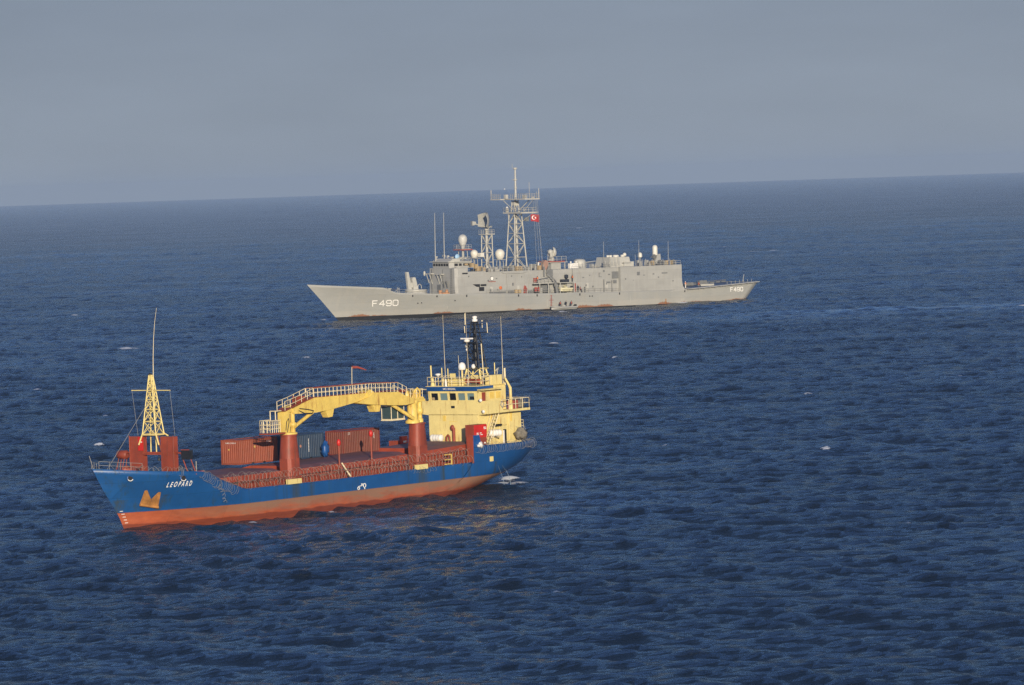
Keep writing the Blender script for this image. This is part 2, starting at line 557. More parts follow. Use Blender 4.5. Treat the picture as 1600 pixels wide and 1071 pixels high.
def lettering(body, x0, x1, z0, z1, surf, m, parent, shear=0.0, bold=0.0, spacing=1.0, name='lettering', along='-x'):
    """painted letters laid on a surface; surf(x, z) -> y (or for along='y': surf(y, z) -> x)"""
    me = text_mesh(body, 1.0, bold, shear, spacing)
    co = np.zeros(len(me.vertices) * 3); me.vertices.foreach_get('co', co); co = co.reshape(-1, 3)
    a, b = co.min(0), co.max(0)
    U = (co[:, 0] - a[0]) / (b[0] - a[0]); W = (co[:, 1] - a[1]) / (b[1] - a[1])
    out = []
    for u, w in zip(U, W):
        q = x0 + u * (x1 - x0); z = z0 + w * (z1 - z0)
        out.append((q, surf(q, z), z) if along == '-x' else (surf(q, z), q, z))
    me.vertices.foreach_set('co', np.array(out).ravel()); me.update()
    me.materials.clear(); me.materials.append(m); me.name = name
    o = bpy.data.objects.new(name, me); col.objects.link(o); o.parent = parent
    o['label'] = 'painted text reading ' + body
    return o

GLYPH = {'F': [[(0, 0), (0, 1)], [(0, 1), (1, 1)], [(0, .52), (.82, .52)]],
         '4': [[(.72, 0), (.72, 1)], [(.72, 1), (0, .32)], [(0, .32), (1, .32)]],
         '9': [[(1, .55), (.78, .44), (.22, .44), (0, .58), (0, .86), (.22, 1), (.78, 1), (1, .86), (1, .16), (.78, 0), (.22, 0), (0, .12)]],
         '0': [[(0, .16), (.22, 0), (.78, 0), (1, .16), (1, .84), (.78, 1), (.22, 1), (0, .84), (0, .16)]]}
def numerals(body, cells, x0, x1, z0, z1, wid, shear, surf, m, parent, name):
    """blocky stencilled hull number built of flat painted strokes"""
    for ch, (a, b) in zip(body, cells):
        g = MB(); k = 0
        for st in GLYPH[ch]:
            P_ = []
            for u, w in st:
                z = z0 + w * (z1 - z0)
                P_.append((x0 + (x1 - x0) * (a + u * (b - a)) - shear * (z - z0), z))
            for (xa, za), (xb, zb) in zip(P_[:-1], P_[1:]):
                dx, dz = xb - xa, zb - za; L = hypot(dx, dz); dx, dz = dx / L * wid / 2, dz / L * wid / 2
                xa, za, xb, zb = xa - dx, za - dz, xb + dx, zb + dz
                n = max(1, int(L / .5)); k += 1
                top, bot = [], []
                for i in range(n + 1):
                    x = xa + (xb - xa) * i / n; z = za + (zb - za) * i / n
                    for q, li in ((1, top), (-1, bot)):
                        xx, zz = x - dz * q, z + dx * q
                        li.append((xx, surf(xx, zz) + .002 * k, zz))
                g.add(top + bot, [(i, i + 1, n + 1 + i + 1, n + 1 + i) for i in range(n)])
        o = g._build(name, m, parent); o['label'] = 'painted hull number character ' + ch

def smooth01(t): t = min(1, max(0, t)); return t * t * (3 - 2 * t)
def interp(x, pts):
    """pts sorted by descending x"""
    if x >= pts[0][0]: return pts[0][1]
    for (xa, a), (xb, b) in zip(pts[:-1], pts[1:]):
        if x >= xb: return b + (a - b) * (x - xb) / (xa - xb)
    return pts[-1][1]

def plates(nt, colour, w, h, seam=0.86, lo=0.95, hi=1.04):
    """welded plating: each plate a shade of its own, thin seams between"""
    x, y, z = sepxyz(nt, objco(nt))
    cv = nt.nodes.new('ShaderNodeCombineXYZ')
    nt.links.new(math_(nt, 'ADD', x, math_(nt, 'MULTIPLY', y, 0.35)), cv.inputs[0]); nt.links.new(z, cv.inputs[1])
    br = nt.nodes.new('ShaderNodeTexBrick')
    br.inputs['Color1'].default_value = (lo, lo, lo, 1); br.inputs['Color2'].default_value = (hi, hi, hi, 1)
    br.inputs['Mortar'].default_value = (seam, seam, seam, 1)
    br.inputs['Scale'].default_value = 1.0; br.inputs['Mortar Size'].default_value = 0.035
    br.inputs['Brick Width'].default_value = w; br.inputs['Row Height'].default_value = h
    nt.links.new(cv.outputs[0], br.inputs['Vector'])
    m = nt.nodes.new('ShaderNodeMix'); m.data_type = 'RGBA'; m.blend_type = 'MULTIPLY'; m.inputs[0].default_value = 1.0
    nt.links.new(colour, m.inputs[6]); nt.links.new(br.outputs['Color'], m.inputs[7])
    return m.outputs[2]

def plated_paint(name, c, w, h, rust=0.1):
    m, nt, b = nodes_of(name)
    n1 = noise(nt, objco(nt, (.4, .4, 1)), .5, 5)
    out = ramp(nt, n1, [(0.3, tuple(v * .93 for v in c)), (0.7, tuple(v * 1.06 for v in c))])
    st = noise(nt, objco(nt, (1.3, 1.3, 0.10)), 1.0, 5, .7)
    out = mixc(nt, ramp(nt, st, [(0.52, 0.0), (0.70, 0.45)]), out, tuple(v * 1.22 for v in c))
    s2 = noise(nt, objco(nt, (2.1, 2.1, 0.16)), 1.1, 5, .7)
    out = mixc(nt, ramp(nt, s2, [(0.60, 0.0), (0.76, rust * 5)]), out, (.20, .13, .075))
    out = plates(nt, out, w, h, .88)
    nt.links.new(out, b.inputs['Base Color']); b.inputs['Roughness'].default_value = .5
    bp = nt.nodes.new('ShaderNodeBump'); bp.inputs['Distance'].default_value = 0.06; bp.inputs['Strength'].default_value = 0.5
    nt.links.new(noise(nt, objco(nt), 0.55, 3), bp.inputs['Height']); nt.links.new(bp.outputs[0], b.inputs['Normal'])
    return m

# ------------------------------------------------------------------ materials
def hull_paint_cargo():
    m, nt, b = nodes_of('cargo_hull_paint')
    x, y, z = sepxyz(nt, objco(nt))
    n = noise(nt, objco(nt), 0.55, 6)
    blue = ramp(nt, n, [(0.3, (0.006, 0.066, 0.215)), (0.7, (0.010, 0.086, 0.265))])
    # scuffs and stains running down the plating
    st = noise(nt, objco(nt, (1.1, 1.1, 0.09)), 1.3, 5, 0.7)
    blue = mixc(nt, ramp(nt, st, [(0.54, 0.0), (0.70, 0.62)]), blue, (0.032, 0.055, 0.050))
    scratch = noise(nt, objco(nt, (0.35, 0.35, 3.0)), 2.2, 4, 0.7)
    blue = mixc(nt, ramp(nt, scratch, [(0.66, 0.0), (0.76, 0.30)]), blue, (0.06, 0.14, 0.30))
    # stain trails under the pilot ladder plates and scuppers, where water runs off
    trail = None
    for xc, w, zt in ((11.8, 1.0, 3.1), (9.2, .5, 3.1), (-8.6, 1.2, 3.1), (-12.0, .5, 3.1), (-21.2, .3, 2.9), (-16.5, .4, 3.0), (33.0, .8, 2.9), (29.2, .35, 3.2)):
        d = math_(nt, 'ABSOLUTE', math_(nt, 'SUBTRACT', x, xc))
        f = ramp(nt, math_(nt, 'DIVIDE', d, w), [(0.25, 0.8), (1.0, 0.0)])
        f = math_(nt, 'MULTIPLY', f, math_(nt, 'LESS_THAN', z, zt))
        trail = f if trail is None else math_(nt, 'MAXIMUM', trail, f)
    tn = noise(nt, objco(nt, (3, 3, 0.15)), 2.0, 4, 0.7)
    trail = math_(nt, 'MULTIPLY', trail, ramp(nt, tn, [(0.35, 0.2), (0.65, 1.0)]))
    blue = mixc(nt, trail, blue, (0.045, 0.050, 0.022))
    red = ramp(nt, noise(nt, objco(nt, (0.5, 0.5, 1.4)), 1.3, 6, 0.65), [(0.3, (0.30, 0.060, 0.022)), (0.7, (0.44, 0.110, 0.042))])
    # upper boot topping is faded grey brown, patchily scrubbed
    fade = noise(nt, objco(nt, (0.22, 0.22, 1.0)), 1.5, 6, 0.7)
    zz = math_(nt, 'ADD', math_(nt, 'MULTIPLY', z, 0.55), math_(nt, 'MULTIPLY', math_(nt, 'SUBTRACT', fade, 0.5), 1.4))
    bowk = math_(nt, 'LESS_THAN', x, 27.0)
    red = mixc(nt, math_(nt, 'MULTIPLY', ramp(nt, zz, [(0.18, 0.0), (0.60, 0.88)]), ramp(nt, math_(nt, 'MULTIPLY', x, 0.033), [(0.60, 1.0), (0.98, 0.05)])), red, (0.25, 0.15, 0.095))
    wet = noise(nt, objco(nt, (0.5, 0.5, 1)), 1.0, 4)
    zl = math_(nt, 'ADD', z, math_(nt, 'MULTIPLY', math_(nt, 'SUBTRACT', wet, 0.5), 0.5))
    red = mixc(nt, ramp(nt, zl, [(0.30, 0.75), (0.42, 0.0)]), red, (0.13, 0.028, 0.014))
    line = math_(nt, 'GREATER_THAN', math_(nt, 'ADD', z, math_(nt, 'MULTIPLY', math_(nt, 'SUBTRACT', n, 0.5), 0.06)), 1.58)
    outc = plates(nt, mixc(nt, line, red, blue), 5.2, 1.55, .82, .93, 1.05)
    # everything inboard of the bulwark is oxide red
    g = nt.nodes.new('ShaderNodeAttribute'); g.attribute_name = 'inboard'
    outc = mixc(nt, g.outputs['Fac'], outc, (0.21, 0.035, 0.018))
    nt.links.new(outc, b.inputs['Base Color'])
    b.inputs['Roughness'].default_value = 0.42
    bp = nt.nodes.new('ShaderNodeBump'); bp.inputs['Distance'].default_value = 0.04; bp.inputs['Strength'].default_value = 0.5
    nt.links.new(noise(nt, objco(nt), 0.5, 3), bp.inputs['Height']); nt.links.new(bp.outputs[0], b.inputs['Normal'])
    return m

def hull_paint_navy():
    m, nt, b = nodes_of('frigate_hull_paint')
    x, y, z = sepxyz(nt, objco(nt))
    n = noise(nt, objco(nt, (0.4, 0.4, 1)), 0.22, 6, 0.6)
    c = ramp(nt, n, [(0.3, (0.295, 0.300, 0.278)), (0.7, (0.34, 0.342, 0.315))])
    st = noise(nt, objco(nt, (0.5, 0.5, 0.06)), 1.0, 5, 0.7)
    c = mixc(nt, ramp(nt, st, [(0.52, 0.0), (0.72, 0.5)]), c, (0.37, 0.35, 0.30))
    # salt bloom low on the plating
    sb = noise(nt, objco(nt, (0.12, 0.12, 0.4)), 1.2, 6, 0.7)
    zb = math_(nt, 'SUBTRACT', math_(nt, 'MULTIPLY', sb, 4.5), z)
    c = mixc(nt, ramp(nt, zb, [(0.0, 0.0), (0.9, 0.45)]), c, (0.38, 0.36, 0.31))
    # rust blooms along the boot topping
    rp = noise(nt, objco(nt, (1, 1, 0)), 0.10, 2, 0.5)
    rn = noise(nt, objco(nt, (1.5, 1.5, 0.5)), 1.3, 6, 0.75)
    hgt = math_(nt, 'MULTIPLY', ramp(nt, rp, [(0.47, 0.12), (0.62, 1.5)]), rn)
    zr = math_(nt, 'SUBTRACT', math_(nt, 'ADD', hgt, 0.30), z)
    c = mixc(nt, ramp(nt, zr, [(0.0, 0.0), (0.20, 0.85)]), c, (0.24, 0.085, 0.022))
    lo = math_(nt, 'SUBTRACT', z, math_(nt, 'MULTIPLY', x, -0.0))
    c = plates(nt, c, 7.0, 1.9, .90, .965, 1.03)
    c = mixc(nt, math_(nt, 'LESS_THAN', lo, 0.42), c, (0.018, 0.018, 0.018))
    g = nt.nodes.new('ShaderNodeAttribute'); g.attribute_name = 'inboard'
    c = mixc(nt, g.outputs['Fac'], c, (0.085, 0.09, 0.09))
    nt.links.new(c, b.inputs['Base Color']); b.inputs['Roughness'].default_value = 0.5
    bp = nt.nodes.new('ShaderNodeBump'); bp.inputs['Distance'].default_value = 0.08; bp.inputs['Strength'].default_value = 0.45
    nt.links.new(noise(nt, objco(nt, (1, 1, 1.5)), 0.28, 4), bp.inputs['Height']); nt.links.new(bp.outputs[0], b.inputs['Normal'])
    return m

def mark_inboard(me, per_station, n_outer, n_stations):
    """attribute = 1 on the inner bulwark and deck faces"""
    at = me.attributes.new('inboard', 'FLOAT', 'FACE')
    vals = []
    for p in me.polygons:
        js = [vi % per_station for vi in p.vertices]
        vals.append(1.0 if min(js) >= n_outer - 1 and max(js) >= n_outer + 0 else 0.0)
    at.data.foreach_set('value', vals)

CREAM = paint('cream_paint', (0.74, 0.61, 0.245), 0.5, 0.09, 0.30, (0.35, 0.16, 0.04), 0.9)
YELLOW = paint('crane_yellow', (0.74, 0.54, 0.125), 0.48, 0.12, 0.42, (0.34, 0.15, 0.04), 0.9)
PALE = paint('pale_cream_metal', (0.72, 0.62, 0.40), 0.5, 0.10, 0.12, (0.35, 0.16, 0.05), 2.0)
RED = paint('oxide_red', (0.27, 0.050, 0.024), 0.55, 0.20, 0.42, (0.15, 0.05, 0.028), 0.8)
SKYLITRED = paint('hatch_red_skylit', (0.175, 0.070, 0.068), 0.7, 0.22, 0.25, (0.16, 0.115, 0.105), 0.7)  # hatch red greyed to mauve: dim sky light on flat tops, painted in
SUNLITRED = paint('hatch_red_sunlit', (0.31, 0.055, 0.026), 0.55, 0.16, 0.12, (0.14, 0.05, 0.03), 0.9)  # the same hatch red brightened, low sun on the upright side painted in
BRIGHT = paint('fire_red', (0.55, 0.022, 0.014), 0.45, 0.10)
BLUE = paint('ship_blue', (0.010, 0.075, 0.26), 0.45, 0.15, 0.05, (0.05, 0.05, 0.03))
DARK = paint('dark_gap', (0.012, 0.011, 0.010), 0.8, 0.1)
BLACK = paint('black_paint', (0.014, 0.016, 0.020), 0.5, 0.2)
WHITE = paint('white_paint', (0.78, 0.76, 0.70), 0.4, 0.06)
LETTER = paint('lettering_white', (0.80, 0.79, 0.74), 0.6, 0.03)
STEEL = paint('galvanised_wire', (0.34, 0.32, 0.28), 0.45, 0.2)
ROPE = paint('wire_rope', (0.30, 0.29, 0.26), 0.7, 0.1)
RUSTY = paint('rusty_anchor', (0.34, 0.15, 0.035), 0.8, 0.35, 0.45)
NET = paint('grey_netting', (0.20, 0.18, 0.14), 0.9, 0.3, scale=3)
GREY = plated_paint('navy_grey', (0.345, 0.345, 0.318), 5.5, 2.3, .08)
GREYD = paint('navy_grey_dark', (0.16, 0.165, 0.16), 0.55, 0.12)
GREYL = paint('navy_grey_pale', (0.43, 0.425, 0.38), 0.5, 0.08)
MASTG = paint('mast_grey', (0.43, 0.42, 0.37), 0.5, 0.10, scale=1.0)
DECKG = paint('deck_grey', (0.085, 0.09, 0.09), 0.7, 0.15)
RADOME = paint('radome_white', (0.64, 0.62, 0.54), 0.45, 0.04)
REDN = paint('red_oxide_naval', (0.31, 0.065, 0.045), 0.6, 0.15)
ORANGE = paint('life_vest_orange', (0.62, 0.15, 0.035), 0.7, 0.1)
SKIN = paint('skin', (0.36, 0.20, 0.13), 0.6, 0.05)
NAVYC = paint('dark_cloth', (0.018, 0.022, 0.032), 0.85, 0.15)
KHAKI = paint('khaki_canvas', (0.36, 0.27, 0.15), 0.85, 0.12)
FOAMM = paint('foam_white', (0.74, 0.76, 0.77), 0.7, 0.05)
SPRAY = paint('falling_water', (0.25, 0.32, 0.40), 0.3, 0.1)
def glass_mat(name, c, r=0.08):
    m, nt, b = nodes_of(name)
    b.inputs['Base Color'].default_value = (*c, 1); b.inputs['Roughness'].default_value = r
    b.inputs['Specular IOR Level'].default_value = 0.8
    return m
GLASS = glass_mat('tinted_glass', (0.16, 0.24, 0.24))
GLASSD = glass_mat('open_window', (0.008, 0.009, 0.010), 0.3)

# ------------------------------------------------------------------ hull shapes (ship axes: x forward, y to port, z up from the water)
def lin(v, tab):
    return float(np.interp(v, [a for a, b in tab], [b for a, b in tab]))

class CargoHull:
    xs = staticmethod(lambda z: lin(z, [(-3, 31.0), (0.1, 32.0), (1.4, 32.69), (4.03, 34.75), (6.21, 36.16)]))
    xe = staticmethod(lambda z: lin(z, [(-3, -20), (0, -23.3), (.4, -24.6), (1.5, -27.9), (2.26, -29.4), (3.4, -30.8), (4.7, -31.1)]))
    ztop = staticmethod(lambda x: lin(x, [(-31.1, 4.6), (-27, 4.68), (-20, 4.78), (-17.26, 4.82), (-17.22, 3.12), (-7.4, 3.08), (0, 2.98),
                                          (10, 2.98), (20.9, 3.05), (21.5, 3.2), (24.2, 4.28), (25.4, 5.08), (26.5, 5.29), (31.7, 5.66), (34, 5.93), (36.16, 6.21)]))
    zdeck = staticmethod(lambda x: lin(x, [(-17.3, 3.85), (-17.24, 2.05), (25.2, 2.05), (25.3, 4.5), (34, 4.9), (36.2, 5.3)]))
    @staticmethod
    def hb(x, z):
        H = CargoHull
        L = lin(z, [(-3, 20), (0, 17), (1.5, 15.5), (3, 13), (6.2, 9.5)])
        p = lin(z, [(-3, 1.5), (0, 1.65), (3, 2.0), (6.2, 2.35)])
        B = lin(z, [(-3, 4.3), (-2, 5.1), (-1.2, 5.25)])
        t = min(1, max(0, (H.xs(z) - x) / L))
        f = 1 - (1 - t) ** p
        La = lin(z, [(-1, 15), (1.5, 11), (4.7, 8.5)])
        ht = lin(z, [(0, .03), (.4, .1), (1.5, .30), (2.3, .42), (4.7, .54)])
        t2 = min(1, max(0, (x - H.xe(z)) / La))
        return B * f * (ht + (1 - ht) * (1 - (1 - t2) ** 2.2))

class FrigateHull:
    xs = staticmethod(lambda z: lin(z, [(-4, 58.5), (-.6, 62.5), (5, 68.0), (8.72, 71.85)]))
    xe = staticmethod(lambda z: lin(z, [(-4, -50), (-1.2, -60), (.4, -63.3), (1.1, -64.1), (5.3, -67.7)]))
    ztop = staticmethod(lambda x: lin(x, [(-67.7, 5.15), (-55.4, 4.55), (-41.9, 3.95), (-20.7, 4.02), (-6.6, 4.23), (8, 4.46), (22.5, 4.92), (37.2, 5.26),
                                          (44.2, 5.62), (50.2, 5.95), (51.2, 6.12), (52.2, 6.6), (53.1, 7.2), (53.9, 7.38), (61.9, 7.94), (66.6, 8.26), (71.85, 8.72)]))
    zdeck = staticmethod(lambda x: lin(x, [(-67.7, 5.1), (-55.4, 4.50), (-41.9, 3.90), (-20.7, 3.97), (8, 4.41), (22.5, 4.87), (37.2, 5.2), (44.2, 5.55), (50.2, 5.85), (55, 6.3), (71.85, 7.7)]))
    @staticmethod
    def hb(x, z):
        H = FrigateHull
        L = lin(z, [(-4, 62), (0, 58), (3, 50), (5.5, 42), (8.7, 30)])
        p = lin(z, [(-4, 1.35), (0, 1.5), (5, 1.75), (8.7, 1.9)])
        B = lin(z, [(-4, 4.5), (-2, 6.3), (0, 6.7), (4, 6.85)])
        t = min(1, max(0, (H.xs(z) - x) / L))
        f = 1 - (1 - t) ** p
        La = lin(z, [(-1, 40), (5, 34)])
        ht = lin(z, [(-3, .3), (0, .80), (5.2, .86)])
        t2 = min(1, max(0, (x - H.xe(z)) / La))
        return B * f * (ht + (1 - ht) * (1 - (1 - t2) ** 1.8))

# ------------------------------------------------------------------ the cargo ship
CARGO_M = ship_matrix((-38.996, 460.83), 32.0, 52.0, -0.3)

def hull_object(H, us, vs_, zk, name, m, parent, rim):
    V, F = grid_hull(lambda z: H.xs(9.9) if z > 50 else H.xs(z), lambda z: H.xe(9.9) if z > 50 else H.xe(z), zk, H.ztop, H.hb, us, vs_, H.zdeck, rim)
    me = bpy.data.meshes.new(name); me.from_pydata(V, [], F)
    nv = len(vs_) + 3
    inb, sm = [], []
    for p in me.polygons:
        js = [v % nv for v in p.vertices]
        inb.append(1.0 if min(js) >= len(vs_) else 0.0)
        sm.append(max(js) < len(vs_))
    at = me.attributes.new('inboard', 'FLOAT', 'FACE'); at.data.foreach_set('value', inb)
    me.polygons.foreach_set('use_smooth', sm)
    bm = bmesh.new(); bm.from_mesh(me); bmesh.ops.recalc_face_normals(bm, faces=bm.faces); bm.to_mesh(me); bm.free()
    me.materials.append(m)
    o = bpy.data.objects.new(name, me); col.objects.link(o); o.parent = parent
    return o

def build_cargo_ship():
    ship = thing('cargo_ship', CARGO_M, 'blue and rust red coaster with cream wheelhouse and yellow cranes, nearer of two ships', 'cargo ship')
    H = CargoHull
    xl = [36.16, 36.1, 36.0, 35.8, 35.5, 35.1, 34.6, 34, 33.3, 32.5, 31.6, 30.7, 29.8, 29, 28, 27, 26.2, 25.8, 25.4, 25.3, 25.2, 24.8, 24.2, 23.5, 22.8, 22.2, 21.5, 21.2, 20.9, 20]
    xl += list(np.arange(18, -17, -2.0)) + [-17.22, -17.26, -17.3, -18.5, -20, -21.5, -23, -24.2, -25.4, -26.4, -27.4, -28.2, -29, -29.6, -30.2, -30.7, -31.1]
    us = [(36.16 - x) / 67.26 for x in xl]
    vs_ = [0, .12, .22, .31, .38, .45, .52, .58, .64, .70, .76, .82, .88, .94, 1.0]
    hull = hull_object(H, us, vs_, -3.0, 'hull', hull_paint_cargo(), ship, 0.14)

    # --- hull marks
    on = lambda x, z: H.hb(x, z) + 0.045
    lettering('LEOPARD', 29.55, 26.98, 3.92, 4.44, on, LETTER, hull, shear=0.04, bold=0.02, spacing=1.75)
    mk = MB()
    def mark_line(pts, r=0.05):
        mk.path([(x, H.hb(x, z) + 0.02, z) for x, z in pts], r, 4)
    mark_line([(1.28 + .2 * cos(a) - .35, 2.0 + .2 * sin(a)) for a in np.linspace(0, 2 * pi, 13)])
    mark_line([(.93, 1.8), (.93, 1.62)])
    mark_line([(1.45, 2.22), (1.15, 1.95)]); mark_line([(1.5, 1.95), (1.25, 2.2)])
    mark_line([(1.9 + .16 * cos(a), 1.76 + .14 * sin(a)) for a in np.linspace(0, 2 * pi, 9)])
    mark_line([(1.9, 1.95), (1.45, 2.0)])
    for z in (.55, .85, 1.15, 1.45, 1.75):           # draught marks
        xx = H.xs(z) - .28
        mk.path([(xx, H.hb(xx, z) + 0.03, z), (xx - .28, H.hb(xx - .28, z) + .03, z)], 0.035, 4)
    mk.build('hull_mark', LETTER, hull)
    for x, z in ((33.15, 5.12), (28.16, 4.78)):       # fairlead openings with a pale lower lip
        y = H.hb(x, z); n = Vector((0.45 if x > 30 else .25, 1, 0.1)).normalized()
        f = MB().lathe(Vector((x, y, z)) - n * .05, [(.20, 0), (.36, 0.02), (.36, .12), (.24, .14)], 14, n).build('fairlead', BLUE, hull)
        MB().lathe(Vector((x, y, z)) + n * .05, [(.25, 0), (.25, .06)], 14, n).build('opening', DARK, f)
        MB().path([Vector((x, y, z)) + n * .12 + Vector((0.30 * cos(a), -0.1 * cos(a), 0.30 * sin(a))) for a in np.linspace(-2.6, -.5, 7)], .05, 4).build('pale_lip', WHITE, f)
    MB().box(-20.7, -20.12, 5.2, 5.30, 2.98, 3.5).build('access_plate', CREAM, hull, 'small cream square plate near the stern')
    # anchor hanging at the hawse
    a = MB()
    def fluke(p, thick=.16):
        top = [(q[0], H.hb(q[0], q[1]) + .34, q[1]) for q in p]; bot = [(q[0], H.hb(q[0], q[1]) + .34 - thick, q[1]) for q in p]
        a.loft(bot, top)
    fluke([(31.28, 2.40), (30.30, 2.22), (30.52, 2.72), (31.36, 3.78), (31.48, 3.76)])
    fluke([(30.42, 2.2), (29.55, 1.98), (30.02, 3.48), (30.16, 3.5), (30.55, 2.68)])
    a.bar((31.3, H.hb(31.3, 2.3) + .3, 2.33), (29.5, H.hb(29.5, 1.95) + .3, 1.95), .16, 6)
    a.bar((30.4, H.hb(30.4, 2.1) + .2, 2.2), (30.5, H.hb(30.5, 2.75) + .2, 2.7), .12, 6)
    a.build('anchor', RUSTY, hull)
    # pilot ladder plates on the bulwark and boarding gate
    for x0, x1 in ((13.05, 11.0), (-7.6, -9.4)):
        MB().box(x0, x1, 5.05, 5.42, 3.0, 3.5).build('bulwark_plate', CREAM, hull)
    g = MB()
    for p, q in (((-12.7, 4.15), (-13.8, 4.15)), ((-13.8, 4.15), (-13.8, 3.1)), ((-12.7, 3.62), (-13.8, 3.62)), ((-12.7, 3.15), (-13.8, 3.15))):
        g.box(p[0], q[0] - (.09 if p[0] == q[0] else 0), 5.0, 5.12, min(p[1], q[1]), max(p[1], q[1]) + (.09 if p[1] == q[1] else 0))
    g.build('boarding_gate', YELLOW, hull)
    # poop front: red transverse plate and the raised blue wing plate
    MB().box(-17.28, -17.1, 4.55, 5.36, 3.0, 5.93).build('break_bulkhead', RED, hull)
    MB().prism([(-17.3, 4.7), (-17.3, 5.93), (-18.45, 5.93), (-18.7, 4.7)], 5.06, 5.30).build('wing_plate', BLUE, hull)
    for x in np.arange(19, -17, -1.9):
        pass
    st = MB()                                         # bulwark stanchions seen over the rail
    for x in np.arange(20.2, -16.5, -1.6): st.bar((x, 5.0, 2.1), (x, 5.0, 4.3), .035, 4)
    st.box(20.2, -16.5, 4.98, 5.02, 3.72, 3.76)
    st.build('side_rail', RED, hull)

    # --- forecastle
    fo = MB()
    for s in (1, -1):
        fo.box(26.8, 27.4, s * 1.2, s * 2.95, 4.5, 8.8)
        fo.bar((27.45, s * 2.95, 4.6), (27.45, s * 2.95, 8.9), .05, 5)
    fo.box(26.95, 27.25, -4.3, 4.3, 7.1, 7.26)
    fo.box(26.6, 27.6, -1.2, 1.2, 7.0, 7.12)
    fo.bar((27.3, 1.2, 7.1), (27.3, .75, 8.9), .06, 5); fo.bar((27.3, -1.2, 7.1), (27.3, -.75, 8.9), .06, 5)
    mh = fo.build('mast_house', RED, ship)
    MB().box(27.42, 27.5, -1.75, -1.1, 7.4, 8.75).build('fire_locker', BRIGHT, mh)
    MB().box(27.5, 27.52, -1.5, -1.2, 8.2, 8.32).build('sign', WHITE, mh)
    MB().lathe((27.0, .55, 6.35), [(.04, .7), (.05, .35), (.16, .2), (.12, 0)], 8).build('bell', BLACK, mh)
    l = MB(); l.lathe((27.1, -4.85, 6.95), [(.3, 0), (.45, .12), (.45, 1.15), (.3, 1.27)], 12, (0, 1, 0))
    for dx, dy in ((.3, .25), (.3, 1.0), (-.3, .25), (-.3, 1.0)):
        l.bar((27.1 + dx * .6, -4.85 + dy, 6.7), (27.4 + dx, -5.0 + dy, 5.0), .05, 5)
    l.build('starboard_light_board', RED, mh)
    l = MB(); l.box(26.85, 27.35, 3.85, 4.95, 6.55, 7.45)
    pb = l.build('port_light_board', BLACK, mh)
    l = MB()
    for y0 in (3.7, 4.75):
        l.bar((27.2, y0, 7.1), (26.6, y0 + .35, 5.0), .06, 5)
    l.box(26.95, 27.25, 3.7, 4.6, 7.45, 7.52)
    l.build('light_board_leg', RED, pb)
    # windlass and bollards behind the bulwark
    w = MB().lathe((30, -1.2, 5.6), [(.5, 0), (.5, .2), (.25, .2), (.25, 2.2), (.5, 2.2), (.5, 2.4)], 12, (0, 1, 0))
    w.box(29.5, 30.5, -1.4, 1.4, 4.7, 5.3)
    w.build('windlass', RED, ship)
    b = MB()
    for x, y in ((32.2, 1.6), (32.7, 1.3), (24.9, 3.9), (24.4, 3.95), (-29, 2.2), (-29.4, 2.1)):
        z = 4.9 if x > 30 else 4.4 if x > 0 else 3.9
        b.lathe((x, y, z), [(.2, 0), (.2, .7), (.25, .72), (.25, .8), (.1, .84)], 10)
    b.build('bollard', RED, ship)
    rl = MB().rail([(35.7, .5, 6.15), (34.2, 1.9, 5.98), (32.4, 3.2, 5.75)], .75, .022, 2, 1.3)
    rl.rail([(35.7, -.5, 6.15), (34.2, -1.9, 5.98), (31.0, -3.9, 5.6)], .75, .022, 2, 1.3)
    rl.bar((36.0, 0, 6.2), (36.5, 0, 7.5), .035, 4); rl.bar((26.3, 4.85, 5.2), (26.3, 4.85, 6.3), .06, 5)
    rl.build('bow_rail', ROPE, ship)

    # --- lattice foremast
    fm = MB()
    zr, zt = 9.0, 14.9
    def leg(sx, sy, z):
        k = (z - zr) / (zt - zr)
        return Vector((27.1 + sx * (.62 + (.13 - .62) * k), sy * (.90 + (.17 - .90) * k), z))
    lv = [9.0, 10.3, 11.5, 12.5, 13.4, 14.2, 14.9]
    for sx in (1, -1):
        for sy in (1, -1):
            fm.bar(leg(sx, sy, zr), leg(sx, sy, zt), .075, 5, .055)
            fm.bar(leg(sx, sy, zr + .1), (27.1 + sx * .72, sy * 1.35, 8.0 if sx > 0 else 8.82), .085, 5)
    for i, z in enumerate(lv):
        c = [leg(1, 1, z), leg(1, -1, z), leg(-1, -1, z), leg(-1, 1, z)]
        for q in range(4):
            fm.bar(c[q], c[(q + 1) % 4], .06 if z > 9 else .11, 4)
            if i < len(lv) - 1:
                d = [leg(1, 1, lv[i + 1]), leg(1, -1, lv[i + 1]), leg(-1, -1, lv[i + 1]), leg(-1, 1, lv[i + 1])]
                fm.bar(c[q], d[(q + 1) % 4], .042, 4); fm.bar(c[(q + 1) % 4], d[q], .042, 4)
    fm.bar((27.1, .35, 7.1), (27.1, .3, 14.8), .075, 5); fm.bar((27.1, -.4, 7.1), (27.1, -.35, 9.1), .07, 5)
    fmo = fm.build('foremast', CREAM, ship)
    MB().bar((27.2, -2.6, 13.4), (27.2, 2.6, 13.4), .055, 5).build('yard', CREAM, fmo)
    MB().path([(27.05, .28, 14.8), (27.0, .30, 16.5), (26.95, .42, 18.5), (26.9, .62, 20.2), (26.85, .9, 21.6)], [.045, .036, .028, .02, .014], 5).build('whip_antenna', PALE, fmo)
    MB().lathe((27.1, -.1, 14.85), [(.16, 0), (.16, .22), (.1, .26)], 8).build('mast_light', DARK, fmo)
    s = MB()
    s.bar((27.2, -2.55, 13.4), (27.1, -2.05, 8.85), .016, 4); s.bar((27.2, 2.55, 13.4), (27.1, 2.9, 8.85), .016, 4)
    s.bar((27.3, 0, 12.6), (34.0, 0, 6.0), .022, 4)
